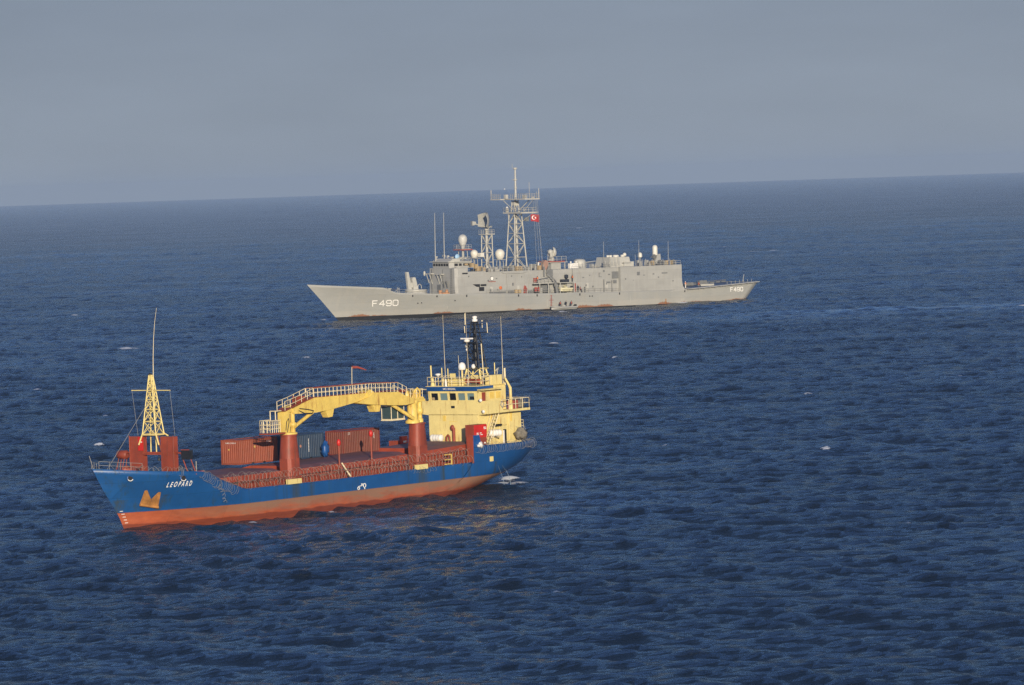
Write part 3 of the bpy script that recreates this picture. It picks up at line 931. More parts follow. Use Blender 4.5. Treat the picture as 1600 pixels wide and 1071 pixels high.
    s.build('stay_wire', ROPE, fmo)

    # --- cargo hatches with sheer toward the stern
    ed = lambda x: lin(x, [(-20, 5.08), (-18, 4.98), (-8, 4.62), (0, 4.42), (9, 4.34), (25, 4.25)])
    def hatch(xa, xb, label):
        hb_ = MB()
        n = max(2, int(abs(xa - xb) / 2))
        xsn = np.linspace(xa, xb, n + 1)
        prof = [(-3.98, -.60), (-3.98, 0), (-2.9, .26), (2.9, .26), (3.98, 0), (3.98, -.60), (3.9, -.60), (-3.9, -.60)]
        rings = [[(x, y, ed(x) + z) for y, z in prof] for x in xsn]
        for r0, r1 in zip(rings[:-1], rings[1:]): hb_.loft(r0, r1, cap=False)
        hb_.add(rings[0], [tuple(range(8))]); hb_.add(rings[-1], [tuple(range(8))[::-1]])
        for x in np.arange(xa - .9, xb, -2.9):       # edge cleats
            hb_.box(x, x - .12, 3.97, 4.03, ed(x) - .5, ed(x) - .05)
        cov = hb_.build('hatch_cover', SKYLITRED, ship, label)
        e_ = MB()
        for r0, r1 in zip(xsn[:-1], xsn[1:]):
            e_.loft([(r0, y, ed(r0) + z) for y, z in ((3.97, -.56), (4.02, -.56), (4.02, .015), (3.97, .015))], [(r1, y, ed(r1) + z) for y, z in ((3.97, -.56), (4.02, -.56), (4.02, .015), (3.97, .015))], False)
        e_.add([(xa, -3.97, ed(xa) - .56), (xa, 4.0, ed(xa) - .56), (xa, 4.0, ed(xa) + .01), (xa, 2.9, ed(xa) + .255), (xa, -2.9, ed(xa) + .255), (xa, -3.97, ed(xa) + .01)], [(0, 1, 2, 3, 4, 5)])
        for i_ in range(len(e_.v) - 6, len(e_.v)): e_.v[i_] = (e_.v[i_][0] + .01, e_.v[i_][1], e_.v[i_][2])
        e_.build('sunlit_edge', SUNLITRED, cov)  # thin strip added over the cover side to carry the sunlit red
        c = MB()
        rings = [[(x, -3.72, 2.1), (x, -3.72, ed(x) - .68), (x, 3.72, ed(x) - .68), (x, 3.72, 2.1)] for x in xsn]
        for r0, r1 in zip(rings[:-1], rings[1:]): c.loft(r0, r1, cap=False)
        c.add(rings[0], [(0, 1, 2, 3)]); c.add(rings[-1], [(3, 2, 1, 0)])
        for x in np.arange(xa - .4, xb, -1.15):
            c.prism([(x, 2.1), (x - .07, 2.1), (x - .07, ed(x) - .7), (x, ed(x) - .7)], 3.7, 3.92)
        c.box(xa - .1, xb + .1, 3.72, 3.86, 3.0, 3.1)
        c.build('coaming', RED, cov)
        MB().box(xa - .05, xb + .05, -3.78, 3.78, ed(xa) - .70, ed(xa) - .60).build('seal_gap', DARK, cov) if abs(ed(xa) - ed(xb)) < .15 else None
    hatch(25.0, 12.55, 'forward hatch cover'); hatch(9.45, -7.75, 'long middle hatch cover'); hatch(-11.1, -18.2, 'aft hatch cover')
    br = MB()
    for xa, xb in ((12.4, 9.6), (-7.9, -10.95)):
        br.box(xa, xb, -3.6, 3.3, 2.1, ed(xa) - .25)
    br.build('hatch_bridge', SKYLITRED, ship)

    build_crane_fore(ship); build_crane_aft(ship); build_house(ship)
    # tall red ventilators on the coaming edge
    for x, zt in ((3.6, 6.6), (-1.62, 7.2)):
        v = MB().bar((x, 4.25, 4.0), (x, 4.25, zt - .2), .10, 8).build('vent_pipe', RED, ship)
        MB().ball((x, 4.25, zt), .36, 12, (.62, .62, 1.05)).build('vent_head', BRIGHT, v)
    MB().path([(3.3, 4.3, 4.5), (3.05, 4.7, 3.7), (2.75, 5.0, 3.05)], .09, 6).build('derrick_prop', PALE, ship)
    # hatch side clutter: handwheels and hose box on the far side
    q = MB().box(-15.6, -17.4, -4.9, -3.95, 2.1, 5.45)
    fb = q.build('deck_locker', RED, ship)
    MB().box(-16.2, -17.2, -3.95, -3.6, 5.05, 5.9).build('hose_box', BRIGHT, fb)
    MB().box(-16.45, -16.95, -3.58, -3.56, 5.2, 5.4).build('sign', WHITE, fb)
    # cooling water running from the overboard outlets
    for xz in ([(-21.6, 2.42), (-22.1, 2.0), (-22.5, 1.4), (-22.7, .8), (-22.8, -.1)], [(-22.4, 2.42), (-23.0, 2.1), (-23.5, 1.6), (-23.8, .9), (-23.9, -.1)]):
        o = MB().path([(x, max(H.hb(x, z), 4.75 + .1 * (2.42 - z)) + .05, z) for x, z in xz], [.010, .014, .016, .02, .04], 6).build('discharge_water', SPRAY, None)
        o.matrix_world = CARGO_M
        tag(o, 'thin white stream of cooling water falling from the cargo ship side', None, None, 'stuff')
    return ship

def rail_on(m, pts, **k): return MB().rail(pts, **k)

def pedestal(xa, xb, yc, z0, z1, zt, r):
    m = MB()
    xm = (xa + xb) / 2
    n = 16
    base = []
    for k in range(n):                                # squarish foot blending into a round top
        a = 2 * pi * k / n + pi / n
        c, s = cos(a), sin(a); q = max(abs(c), abs(s))
        q = max(abs(c), abs(s)) ** .985
        base.append((xm + (xa - xb) / 2 * c / q, yc + .78 * s / q))
    top = [(xm + .0 + r * cos(2 * pi * k / n + pi / n), yc + r * sin(2 * pi * k / n + pi / n)) for k in range(n)]
    m.loft([(x, y, z0) for x, y in base], [(x, y, z1) for x, y in base], False)
    m.loft([(x, y, z1) for x, y in base], [(x, y, zt) for x, y in top], False, True)
    m.add([(x, y, zt) for x, y in top], [tuple(range(n))])
    m.lathe((xm, yc, zt - .12), [(r + .12, 0), (r + .12, .14), (r, .16)], 20)
    return m

def build_crane_fore(ship):
    cr = pedestal(12.1, 10.2, 4.0, 2.1, 5.5, 7.95, .80).build('deck_crane', RED, ship, 'forward deck crane on the red pedestal')
    c = MB()
    c.box(12.1, 11.2, 3.45, 4.3, 7.97, 10.2)
    c.lathe((11.15, 4.0, 7.97), [(.92, 0), (.92, .16), (.8, .2)], 20)
    c.prism([(12.1, 10.2), (12.0, 10.32), (10.9, 10.95), (10.75, 10.2)], 3.45, 4.3)
    c.build('column', YELLOW, cr)
    h = MB().lathe((10.55, 4.1, 8.0), [(.26, 0), (.26, .7), (.40, .75), (.40, 1.1), (.24, 1.15), (.24, 2.3)], 12)
    h.bar((10.4, 4.2, 8.7), (7.5, 4.15, 9.95), .2, 8)
    h.bar((9.0, 4.18, 9.3), (7.4, 4.15, 9.98), .13, 8)
    h.build('lifting_cylinder', YELLOW, cr)
    j = MB()
    j.prism([(10.75, 10.0), (10.75, 10.55), (7.6, 11.48), (-1.1, 11.46), (-1.1, 11.0), (.6, 10.6), (4.5, 10.12), (7.1, 9.92)], 3.5, 4.4)
    j.prism([(-.9, 11.6), (-1.5, 11.8), (-2.1, 11.5), (-2.0, 10.5), (-1.2, 10.5)], 3.3, 4.55)
    j.prism([(5.6, 10.0), (4.2, 10.2), (4.5, 9.35), (5.15, 9.3)], 3.55, 4.35)
    jo = j.build('jib', YELLOW, cr, None, 0.02)
    ho = MB()
    ho.path([(9.9, 4.45, 10.3), (9.2, 4.6, 9.98), (8.0, 4.6, 9.9), (7.7, 4.55, 10.15), (8.6, 4.5, 10.35), (9.8, 4.45, 10.5)], .05, 5)
    ho.path([(11.9, 4.33, 8.4), (11.8, 4.38, 9.3), (11.5, 4.38, 9.6), (11.4, 4.36, 9.2), (11.7, 4.34, 8.2)], .04, 5)
    ho.build('hydraulic_hose', BLACK, cr)
    r = MB()
    for y in (3.42, 4.48):
        pts = [(7.5, y, 11.48), (1.3, y, 11.46)]; r.rail(pts, .95, .042, 2, .62)
        r.rail([(.9, y, 11.46), (-1.3, y, 11.46)], .95, .042, 2, .62)
        r.rail([(12.1, y, 10.4), (10.4, y, 10.75), (7.6, y, 11.48)], .95, .042, 2, 1.0)
    r.build('walkway_rail', PALE, cr)
    w = MB()
    w.prism([(12.2, 10.36), (12.2, 10.42), (10.7, 10.9), (7.6, 11.56), (7.6, 11.5), (10.7, 10.78)], 3.3, 4.6)
    w.box(9.9, 8.7, 3.6, 4.3, 11.0, 11.75)
    for y in (3.42, 4.48): w.bar((7.5, y, 12.46), (-1.3, y, 12.44), .045, 5)
    w.box(7.6, -1.0, 3.42, 4.48, 11.48, 11.53)
    w.build('walkway', RED, cr)
    p = MB()
    for x in np.linspace(14.6, 13.1, 6):
        for y in (3.2, 4.6): p.bar((x, y, 8.3), (x, y, 9.55), .045, 4)
    for y in np.linspace(3.2, 4.6, 4):
        p.bar((14.6, y, 8.3), (14.6, y, 9.55), .045, 4)
    for z in (8.7, 9.1, 9.55):
        for y in (3.2, 4.6): p.bar((14.6, y, z), (13.0, y, z), .045, 4)
        p.bar((14.6, 3.2, z), (14.6, 4.6, z), .045, 4)
    p.bar((13.3, 4.2, 9.5), (13.3, 4.2, 10.45), .06, 5); p.bar((13.3, 4.2, 10.45), (12.4, 4.2, 10.45), .06, 5); p.bar((13.3, 3.5, 9.5), (13.3, 3.5, 10.45), .06, 5); p.bar((13.3, 3.5, 10.45), (13.3, 4.2, 10.45), .06, 5)
    p.build('operator_basket', PALE, cr)
    MB().box(14.65, 12.4, 3.1, 4.7, 8.12, 8.26).build('basket_floor', RED, cr)
    a = MB().bar((.85, 4.0, 11.4), (.72, 4.0, 14.2), .035, 5); a.bar((.72, 4.0, 14.2), (.5, 4.05, 14.25), .03, 4)
    a.build('windsock_pole', PALE, cr)

def build_crane_aft(ship):
    cr = pedestal(-8.6, -10.5, 4.0, 2.1, 5.4, 7.8, .82).build('deck_crane', RED, ship, 'aft deck crane beside the wheelhouse')
    c = MB()
    c.lathe((-9.0, 3.9, 7.8), [(.78, 0), (.78, .25), (.56, .4), (.56, 2.0), (.7, 2.2), (.7, 2.4)], 16)
    c.box(-8.2, -10.5, 3.4, 4.5, 10.05, 10.3)
    c.lathe((-9.95, 4.15, 7.85), [(.34, 0), (.34, .35), (.24, .4), (.24, .9), (.38, .95), (.38, 1.4), (.27, 1.5), (.27, 2.3), (.38, 2.4), (.38, 2.7)], 12)
    c.build('column', YELLOW, cr)
    MB().bar((-8.5, 4.5, 8.3), (-5.4, 4.15, 9.95), .2, 8).bar((-6.9, 4.35, 9.15), (-5.2, 4.13, 10.05), .14, 8).build('lifting_cylinder', YELLOW, cr)
    j = MB()
    j.prism([(-8.6, 9.95), (-8.6, 10.45), (-7.35, 10.72), (-6.05, 11.28), (-1.9, 11.44), (-1.3, 11.1), (.35, 10.62), (.9, 10.5), (-1.4, 10.22), (-5, 9.92), (-7.2, 9.82)], 3.22, 4.62)
    j.prism([(-1.9, 10.25), (-3.3, 10.1), (-3.05, 9.4), (-2.35, 9.4)], 3.5, 4.4)
    j.build('jib', YELLOW, cr, None, 0.02)
    w = MB()
    w.lathe((-8.9, 3.5, 10.75), [(.5, 0), (.5, .1), (.3, .1), (.3, .9), (.5, .9), (.5, 1.0)], 14, (0, 1, 0))
    w.box(-8.2, -10.2, 3.4, 4.6, 10.3, 10.5); w.bar((-9.6, 3.5, 10.4), (-9.6, 3.5, 11.3), .06, 5); w.bar((-9.6, 4.6, 10.4), (-9.6, 4.6, 11.3), .06, 5)
    w.path([(-8.4, 4.5, 10.5), (-8.6, 4.6, 11.2), (-9.1, 4.6, 11.5), (-9.5, 4.6, 11.2), (-9.5, 4.6, 10.5)], .12, 6)
    w.build('winch', YELLOW, cr)
    MB().box(-7.6, -8.9, 2.9, 3.4, 11.1, 11.4).build('winch_cover', RED, cr)
    r = MB()
    for y in (3.3, 4.55):
        r.rail([(-1.7, y, 11.45), (-6.0, y, 11.3), (-7.4, y, 10.75)], .95, .042, 2, .62)
        r.rail([(-8.0, y, 10.45), (-10.0, y, 10.45)], .95, .042, 2, .9)
    r.build('walkway_rail', PALE, cr)
    w = MB()
    for y in (3.3, 4.55): w.bar((-1.7, y, 12.43), (-6.0, y, 12.28), .045, 5)
    w.box(-2.0, -5.9, 3.36, 4.5, 11.44, 11.48)
    w.build('walkway', RED, cr)
    g = MB().box(-5.75, -7.75, 2.5, 3.7, 8.45, 9.75).build('operator_cabin', glass_mat('cabin_glass', (.045, .075, .08)), cr)
    f = MB()
    for x in (-5.7, -6.75, -7.8):
        for y in (2.45, 3.75): f.bar((x, y, 8.35), (x, y, 9.8), .05, 4)
    for z in (8.38, 9.8):
        for y in (2.45, 3.75): f.bar((-5.7, y, z), (-7.8, y, z), .07, 4)
        for x in (-5.7, -7.8): f.bar((x, 2.45, z), (x, 3.75, z), .07, 4)
    f.box(-5.6, -7.9, 2.4, 3.8, 8.25, 8.36)
    f.build('cabin_frame', PALE, cr)

def build_house(ship):
    xf = -20.7
    # lower accommodation block
    h = MB()
    h.box(xf, -28.2, -3.4, 3.4, 3.8, 8.02)
    house = h.build('deckhouse', CREAM, ship, None, 0.03)
    MB().box(-18.45, xf - .02, -3.45, 3.30, 3.8, 4.98).build('winch_platform', SKYLITRED, house)
    pt = MB()
    pt.bar((-20.45, .20, 4.98), (-20.45, .20, 6.55), .17, 8); pt.ball((-20.45, .02, 6.55), .3, 10, (.7, .9, 1.1))
    pt.path([(-20.3, -.25, 4.98), (-20.3, -.3, 5.6), (-20.3, -.5, 5.8), (-20.3, -.7, 5.6), (-20.3, -.72, 5.0)], .1, 6)
    pt.build('vent_pipe', RED, house)
    d = MB()
    d.box(xf + .03, xf, -1.43, -1.02, 7.25, 7.85)
    d.build('vent_grille', YELLOW, house)
    MB().box(xf + .03, xf, -.22, .26, 8.64, 8.9).build('louvre', BLACK, house)
    MB().box(xf + .02, xf, -.5, .5, 7.2, 7.24).box(xf + .02, xf, -.5, -.46, 6.7, 7.2).build('pipe_bracket', YELLOW, house)
    # port side doors, louvres, pipes
    dr = MB().box(-24.98, -25.5, 3.38, 3.44, 4.4, 6.1).build('door', BLACK, house, 'open dark doorway')
    MB().box(-24.85, -25.05, 3.44, 3.52, 4.4, 6.0).build('door_leaf', WHITE, dr)
    MB().box(-21.4, -21.95, 3.39, 3.45, 5.2, 6.9).build('door', RED, house, 'dark red side door')
    for x in (-22.9, -26.3): MB().box(x, x - .3, 3.38, 3.43, 6.9, 7.9).build('louvre', YELLOW, house)
    pp = MB()
    for x in (-24.2, -25.9): pp.bar((x, 3.5, 4.5), (x, 3.5, 7.95), .05, 5)
    pp.bar((-23.6, 3.48, 6.6), (-25.6, 3.48, 6.6), .05, 5)
    pp.build('pipe', CREAM, house)
    MB().box(-23.2, -24.2, 3.42, 3.9, 6.55, 6.75).build('light_bracket', DARK, house)
    ld = MB()
    for y in (3.6, 4.25):
        ld.bar((-23.3, y, 8.05), (-21.0, y + .1, 4.3), .05, 4)
        ld.bar((-23.3, y, 8.95), (-21.0, y + .1, 5.2), .03, 4)
    for k in range(11):
        q = k / 11; ld.bar((-23.3 + 2.3 * q, 3.6 + .1 * q, 8.0 - 3.75 * q), (-23.3 + 2.3 * q, 4.25 + .1 * q, 8.0 - 3.75 * q), .035, 4)
    ld.build('side_ladder', PALE, house)
    pl = MB().rail([(-28.2, 2.6, 5.85), (-29.6, 2.6, 5.85), (-29.6, -2.6, 5.85)], 1.0, .04, 3, .7)
    pl.box(-28.2, -29.65, -2.7, 2.7, 5.7, 5.84)
    pl.build('aft_platform', PALE, house)
    # big red fire and gas locker
    lk = MB().box(-18.4, -20.55, 3.42, 4.6, 3.85, 6.98).build('fire_station', RED, house, None, 0.02)
    MB().box(-18.42, -20.53, 4.6, 4.64, 5.6, 6.96).build('fire_panel', BRIGHT, lk)
    MB().box(-19.9, -20.53, 4.64, 4.67, 6.0, 6.9).build('fire_panel', BRIGHT, lk)
    sg = MB()
    for x, z, w, hh in ((-18.75, 5.85, .42, .1), (-18.8, 6.02, .3, .1), (-19.45, 5.85, .38, .08), (-19.35, 6.02, .26, .1), (-20.0, 6.45, .42, .09), (-19.98, 6.6, .38, .1), (-20.0, 4.9, .3, .16)):
        sg.box(x, x - w, 4.645 if z < 6.3 else 4.675, 4.66 if z < 6.3 else 4.69, z, z + hh)
    sg.build('sign', WHITE, lk)
    # bridge deck with solid bulwark forward, rails aft
    w = MB()
    w.prism([(-5.22, 9.42), (-5.22, 9.0), (-4.5, 8.02), (-3.3, 7.88), (3.3, 7.88), (4.66, 8.02), (4.66, 9.42)], xf, xf - .14, 'yz')
    w.box(xf - .14, -28.3, -4.6, 4.62, 8.03, 8.27)
    w.prism([(xf - .14, 8.0), (xf - .14, 9.40), (-23.0, 9.36), (-23.25, 8.9), (-23.5, 8.4), (-23.5, 8.03)], 4.54, 4.66)
    w.prism([(xf - .14, 8.0), (xf - .14, 9.40), (-23.0, 9.36), (-23.5, 8.3), (-23.5, 8.03)], -5.22, -5.1)
    w.box(xf - .14, -23.5, -5.2, -4.6, 8.03, 8.2)
    bd = w.build('bridge_deck', CREAM, ship)
    r = MB().rail([(-23.5, 4.55, 8.27), (-28.25, 4.55, 8.27), (-28.25, -4.5, 8.27)], 1.1, .045, 2, 1.2)
    r.build('bridge_rail', PALE, bd)
    fr = MB()
    fr.bar((xf, -4.9, 9.4), (xf, -4.9, 10.65), .055, 5); fr.bar((xf, -4.9, 10.65), (xf, -3.4, 10.68), .055, 5)
    fr.bar((xf - 1.6, -4.9, 8.3), (xf - 1.6, -4.9, 10.65), .055, 5); fr.bar((xf, -4.9, 10.65), (xf - 1.6, -4.9, 10.65), .055, 5)
    fr.build('awning_frame', PALE, bd)
    fl = MB()
    for y in (-4.5, 4.6):
        fl.lathe((xf + .05, y * .93, 8.3), [(.05, 0), (.18, .02), (.2, .16), (.06, .2)], 10, (1, 0, -.2))
    fl.lathe((xf + .12, 4.0, 9.5), [(.05, 0), (.17, .02), (.19, .2), (.06, .24)], 10, (1, .2, 0))
    fl.build('floodlight', WHITE, bd)
    MB().path([(-23.4, 4.72, 8.5), (-23.0, 4.75, 8.85), (-23.2, 4.75, 9.25), (-23.6, 4.72, 9.0), (-23.4, 4.7, 8.6)], .05, 5).build('rope_coil', ROPE, bd)
    # davit
    dv = MB().lathe((-25.3, 4.35, 8.25), [(.22, 0), (.2, .6), (.17, .6), (.15, 2.4)], 10)
    dv.bar((-25.3, 4.35, 10.6), (-24.7, 4.15, 11.7), .14, 8, .10); dv.bar((-25.3, 4.35, 10.2), (-25.0, 4.25, 11.1), .06, 5)
    dv.build('davit', CREAM, bd)
    # wheelhouse
    a = MB()
    a.box(xf - .02, -25.7, -3.38, 3.38, 8.27, 9.42)
    pf = [(-3.2, 9.42), (3.2, 9.42), (3.42, 10.52), (-3.42, 10.52)]
    a.loft([(xf - .35, y * 1.0, z) for y, z in ((-3.38, 9.42), (3.38, 9.42), (3.38, 10.95), (-3.38, 10.95))],
           [(-25.7, y, z) for y, z in ((-3.38, 9.42), (3.38, 9.42), (3.38, 10.95), (-3.38, 10.95))])
    # mullions of the raked front windows
    ys = [-3.38, -2.9, -2.02, -1.72, -.72, -.48, .52, .76, 1.76, 1.98, 2.94, 3.38]
    wh = a.build('wheelhouse', CREAM, ship)
    pn = [(-3.02, -2.06), (-1.78, -.76), (-.5, .42), (.68, 1.66), (1.94, 2.92)]
    pc = [GLASSD, GLASS, GLASSD, GLASS, GLASS]
    rake = .10
    def fx(z): return xf - .02 - rake + (z - 9.42) * rake
    fmb = MB()
    edges = [-3.4] + [v for p in pn for v in p] + [3.4]
    for y0, y1 in zip(edges[0::2], edges[1::2]):
        fmb.loft([(fx(9.42) - .3, y0, 9.42), (fx(9.42), y0, 9.42), (fx(9.42), y1, 9.42), (fx(9.42) - .3, y1, 9.42)],
                 [(fx(10.5) - .3, y0, 10.5), (fx(10.5), y0, 10.5), (fx(10.5), y1, 10.5), (fx(10.5) - .3, y1, 10.5)])
    fmb.box(fx(10.3) - .28, fx(10.3) + .01, -3.4, 3.4, 10.26, 10.5)
    fmb.box(fx(9.42) - .2, fx(9.42) + .015, -3.4, 3.4, 9.40, 9.50)
    fmb.build('window_frame', CREAM, wh)
    for (y0, y1), m in zip(pn, pc):
        g = MB()
        g.add([(fx(9.5) - .08, y0, 9.5), (fx(9.5) - .08, y1, 9.5), (fx(10.26) - .08, y1, 10.26), (fx(10.26) - .08, y0, 10.26),
               (fx(9.5) - .12, y0, 9.5), (fx(9.5) - .12, y1, 9.5), (fx(10.26) - .12, y1, 10.26), (fx(10.26) - .12, y0, 10.26)],
              [(0, 1, 2, 3), (4, 7, 6, 5), (0, 4, 5, 1), (3, 2, 6, 7)])
        wo_ = g.build('window', m, wh)
    MB().box(fx(9.5) - .07, fx(9.5) - .04, 2.25, 2.85, 9.56, 10.2).build('window_curtain', BLACK, wh)
    MB().box(fx(9.5) - .07, fx(9.5) - .05, -2.95, -2.6, 9.52, 10.0).build('window_curtain', KHAKI, wh)
    for x in (-22.9, -24.0): MB().box(x, x - .75, 3.38, 3.42, 9.55, 10.25).build('side_panel', YELLOW, wh)
    MB().box(-21.5, -22.05, 3.39, 3.45, 8.35, 10.3).build('door', RED, wh, 'dark red wheelhouse door')
    v = MB()                                          # blue visor band under the roof edge
    v.loft([(xf + .12, -3.5, 10.5), (xf + .12, 3.5, 10.5), (-21.2, 3.5, 10.5), (-21.2, -3.5, 10.5)],
           [(xf + .30, -3.2, 10.98), (xf + .30, 3.55, 10.98), (-21.2, 3.55, 10.98), (-21.2, -3.2, 10.98)])
    v.box(-21.2, -23.4, 3.39, 3.52, 10.70, 10.98)
    vo = v.build('visor', BLUE, wh)
    lettering('IMO 8902096', -1.1, .62, 10.62, 10.84, lambda y, z: xf + .145 + (z - 10.5) * .375, LETTER, vo, shear=.15, bold=.01, along='y')
    cp = MB().box(-20.6, -24.1, 3.5, 4.3, 10.56, 10.66); cp.build('door_canopy', CREAM, wh)
    MB().box(xf + .2, -25.9, -3.5, 3.6, 10.98, 11.04).build('roof', CREAM, wh)
    # monkey island: rails, boxes, aerials
    r = MB().rail([(xf + .1, -3.3, 11.04), (xf + .1, 3.4, 11.04), (-23.0, 3.4, 11.04)], .95, .04, 2, 1.1)
    r.rail([(xf + .1, -3.3, 11.04), (-25.6, -3.3, 11.04)], .95, .04, 2, 1.1)
    r.build('roof_rail', PALE, wh)
    MB().box(-23.2, -25.0, 2.6, 3.5, 11.04, 12.05).build('roof_locker', CREAM, wh, None, .02)
    MB().box(-21.6, -22.8, -2.1, -.9, 11.04, 11.75).box(-21.6, -22.6, -.7, .5, 11.04, 11.8).build('equipment_box', CREAM, wh, None, .02)
    MB().box(-22.3, -22.9, .6, 2.2, 11.3, 11.7).build('raft_box', RED, wh)
    p = MB()
    p.bar((-20.95, -3.0, 11.0), (-20.95, -3.05, 13.25), .09, 6); p.lathe((-20.95, -2.85, 11.0), [(.3, 0), (.26, .1), (.1, .9)], 8)
    p.bar((-20.9, -1.5, 11.0), (-20.9, -1.5, 13.0), .06, 5); p.bar((-21.2, -.9, 11.0), (-21.2, -.9, 12.9), .06, 5)
    p.bar((-20.85, -2.0, 11.0), (-20.85, -2.0, 11.9), .04, 5)
    p.bar((-25.3, 2.3, 11.0), (-25.3, 2.3, 13.3), .06, 5)
    p.build('aerial_post', CREAM, wh)
    dm = MB().bar((-21.6, .75, 11.0), (-21.6, .75, 12.75), .11, 8).build('dome_post', CREAM, wh)
    MB().lathe((-21.6, .75, 12.72), [(.30, 0), (.40, .10), (.41, .42), (.33, .66), (.16, .80), (.02, .84)], 16).build('satellite_dome', WHITE, dm)
    b = MB().bar((-20.85, -2.0, 11.8), (-20.85, -2.0, 12.2), .05, 5); b.lathe((-20.85, -2.0, 12.12), [(.1, 0), (.30, .12), (.30, .22), (.12, .28)], 12)
    b.build('gps_antenna', WHITE, wh)
    MB().box(-21.3, -21.7, -.75, -.25, 11.75, 12.35).build('searchlight_box', CREAM, wh)
    MB().bar((-20.5, -.68, 11.0), (-20.5, -.68, 11.5), .12, 8).lathe((-20.5, -.68, 11.45), [(.12, 0), (.05, .35)], 8).build('horn', WHITE, wh)
    wa = MB()
    wa.path([(-21.2, -1.25, 11.0), (-21.2, -1.3, 14.5), (-21.25, -1.35, 18.7)], [.035, .022, .014], 5)
    wa.path([(-25.5, 3.25, 11.0), (-25.5, 3.25, 14.5), (-25.5, 3.25, 18.3)], [.05, .022, .014], 5)
    wa.bar((-21.6, .35, 11.0), (-21.6, .3, 14.3), .035, 5, .02); wa.bar((-22.3, 1.05, 11.0), (-22.3, 1.05, 14.0), .035, 5, .025)
    wa.bar((-22.3, 1.02, 14.0), (-22.3, .95, 18.9), .018, 4, .014)
    wa.build('whip_antenna', PALE, wh)
    MB().bar((-25.45, 3.55, 10.9), (-25.45, 3.55, 12.7), .11, 6).bar((-25.45, 3.3, 11.1), (-25.45, 3.55, 11.0), .06, 5).build('aerial_base', PALE, wh)
    dd = MB().lathe((-26.6, 1.7, 12.35), [(.02, 0), (.2, .06), (.33, .2), (.34, .24)], 14, (.3, -.4, .55))
    dd.bar((-26.2, 1.7, 11.0), (-26.55, 1.7, 12.4), .05, 5)
    dd.build('dish_antenna', GREYL, wh)
    # --- radar mast, black lattice on a yellow trestle
    xm, ym = -25.0, 0.0
    t = MB()
    for sx in (1, -1):
        for sy in (1, -1):
            t.bar((xm + sx * .8, ym + sy * 1.25, 11.0), (xm + sx * .55, ym + sy * .85, 12.75), .10, 5)
            t.bar((xm + sx * .8, ym + sy * 1.25, 11.1), (xm + sx * .55, ym - sy * .85, 12.7), .05, 4)
        t.bar((xm + sx * .55, ym - .9, 12.7), (xm + sx * .55, ym + .9, 12.7), .08, 4)
    for sy in (1, -1):
        for z in (11.5, 12.1, 12.7): t.bar((xm - .75, ym + sy * 1.1, z), (xm + .75, ym + sy * 1.1, z), .05, 4)
        t.bar((xm - .78, ym + sy * 1.2, 11.0), (xm + .6, ym + sy * .9, 12.7), .05, 4)
    t.box(xm - .5, xm + .5, ym - .4, ym + .4, 11.04, 12.0)
    tr = t.build('mast_trestle', CREAM, ship, 'yellow trestle carrying the black mast')
    MB().box(xm - .5, xm + .9, ym + .5, ym + 1.1, 11.04, 11.5).build('battery_box', RED, tr)
    m = MB()
    def lg(sx, sy, z):
        k = (z - 12.7) / 5.2
        return Vector((xm + sx * (.62 - .38 * k), ym + sy * (.95 - .70 * k), z))
    lv = [12.7, 13.7, 14.6, 15.4, 16.2, 17.0, 17.7]
    for sx in (1, -1):
        for sy in (1, -1): m.bar(lg(sx, sy, 12.7), lg(sx, sy, 17.7), .075, 5, .06)
    for i, z in enumerate(lv):
        c = [lg(1, 1, z), lg(1, -1, z), lg(-1, -1, z), lg(-1, 1, z)]
        for q in range(4):
            m.bar(c[q], c[(q + 1) % 4], .05, 4)
            if i + 1 < len(lv):
                e = [lg(1, 1, lv[i + 1]), lg(1, -1, lv[i + 1]), lg(-1, -1, lv[i + 1]), lg(-1, 1, lv[i + 1])]
                m.bar(c[q], e[(q + 1) % 4], .045, 4)
    m.bar((xm, ym, 12.7), (xm, ym, 17.8), .20, 8, .16)
    m.box(xm - .3, xm + .3, ym - .3, ym + .3, 17.62, 17.8)
    m.bar((xm + .2, ym - .9, 14.5), (xm, ym - .1, 13.4), .08, 5)
    m.box(xm - .1, xm + 1.3, ym - .7, ym + .1, 15.5, 15.6); m.bar((xm + 1.0, ym - .4, 15.5), (xm + .1, ym - .2, 14.4), .06, 5)
    mo = m.build('radar_mast', BLACK, ship, 'black lattice mast')
    y_ = MB().bar((xm, -1.35, 16.55), (xm, 1.75, 16.6), .05, 5); y_.bar((xm, -1.35, 17.45), (xm, 1.15, 17.45), .045, 5); y_.bar((xm + .1, -1.3, 16.5), (xm + .4, -.5, 16.75), .03, 4)
    y_.build('yard', BLACK, mo)
    u = MB().bar((xm, -1.38, 16.55), (xm, -1.42, 17.3), .05, 5); u.bar((xm, -1.30, 17.45), (xm, -1.28, 18.7), .06, 5); u.bar((xm, 1.75, 16.55), (xm, 1.7, 17.65), .05, 5)
    u.bar((xm, 1.05, 17.1), (xm, 1.05, 17.6), .04, 5); u.ball((xm, 1.05, 17.85), .09, 8); u.bar((xm + .3, 1.25, 11.0), (xm + .3, 1.05, 15.4), .06, 5)
    u.build('aerial', PALE, mo)
    rs = MB().lathe((xm + 1.0, -.35, 15.6), [(.15, 0), (.32, .06), (.34, .25), (.14, .32)], 12).box(xm + .9, xm + 1.1, -1.15, .45, 15.92, 16.07)
    rs.build('radar_scanner', WHITE, mo)
    k = MB().lathe((xm, .05, 17.8), [(.3, 0), (.32, .22), (.2, .26), (.2, .32), (.26, .36), (.26, .55), (.08, .6)], 12)
    k.ball((xm + .25, -.95, 14.75), .17, 8); k.ball((xm + .6, .1, 12.95), .24, 10, (1, 1, 1.15))
    k.build('signal_lamp', WHITE, mo)
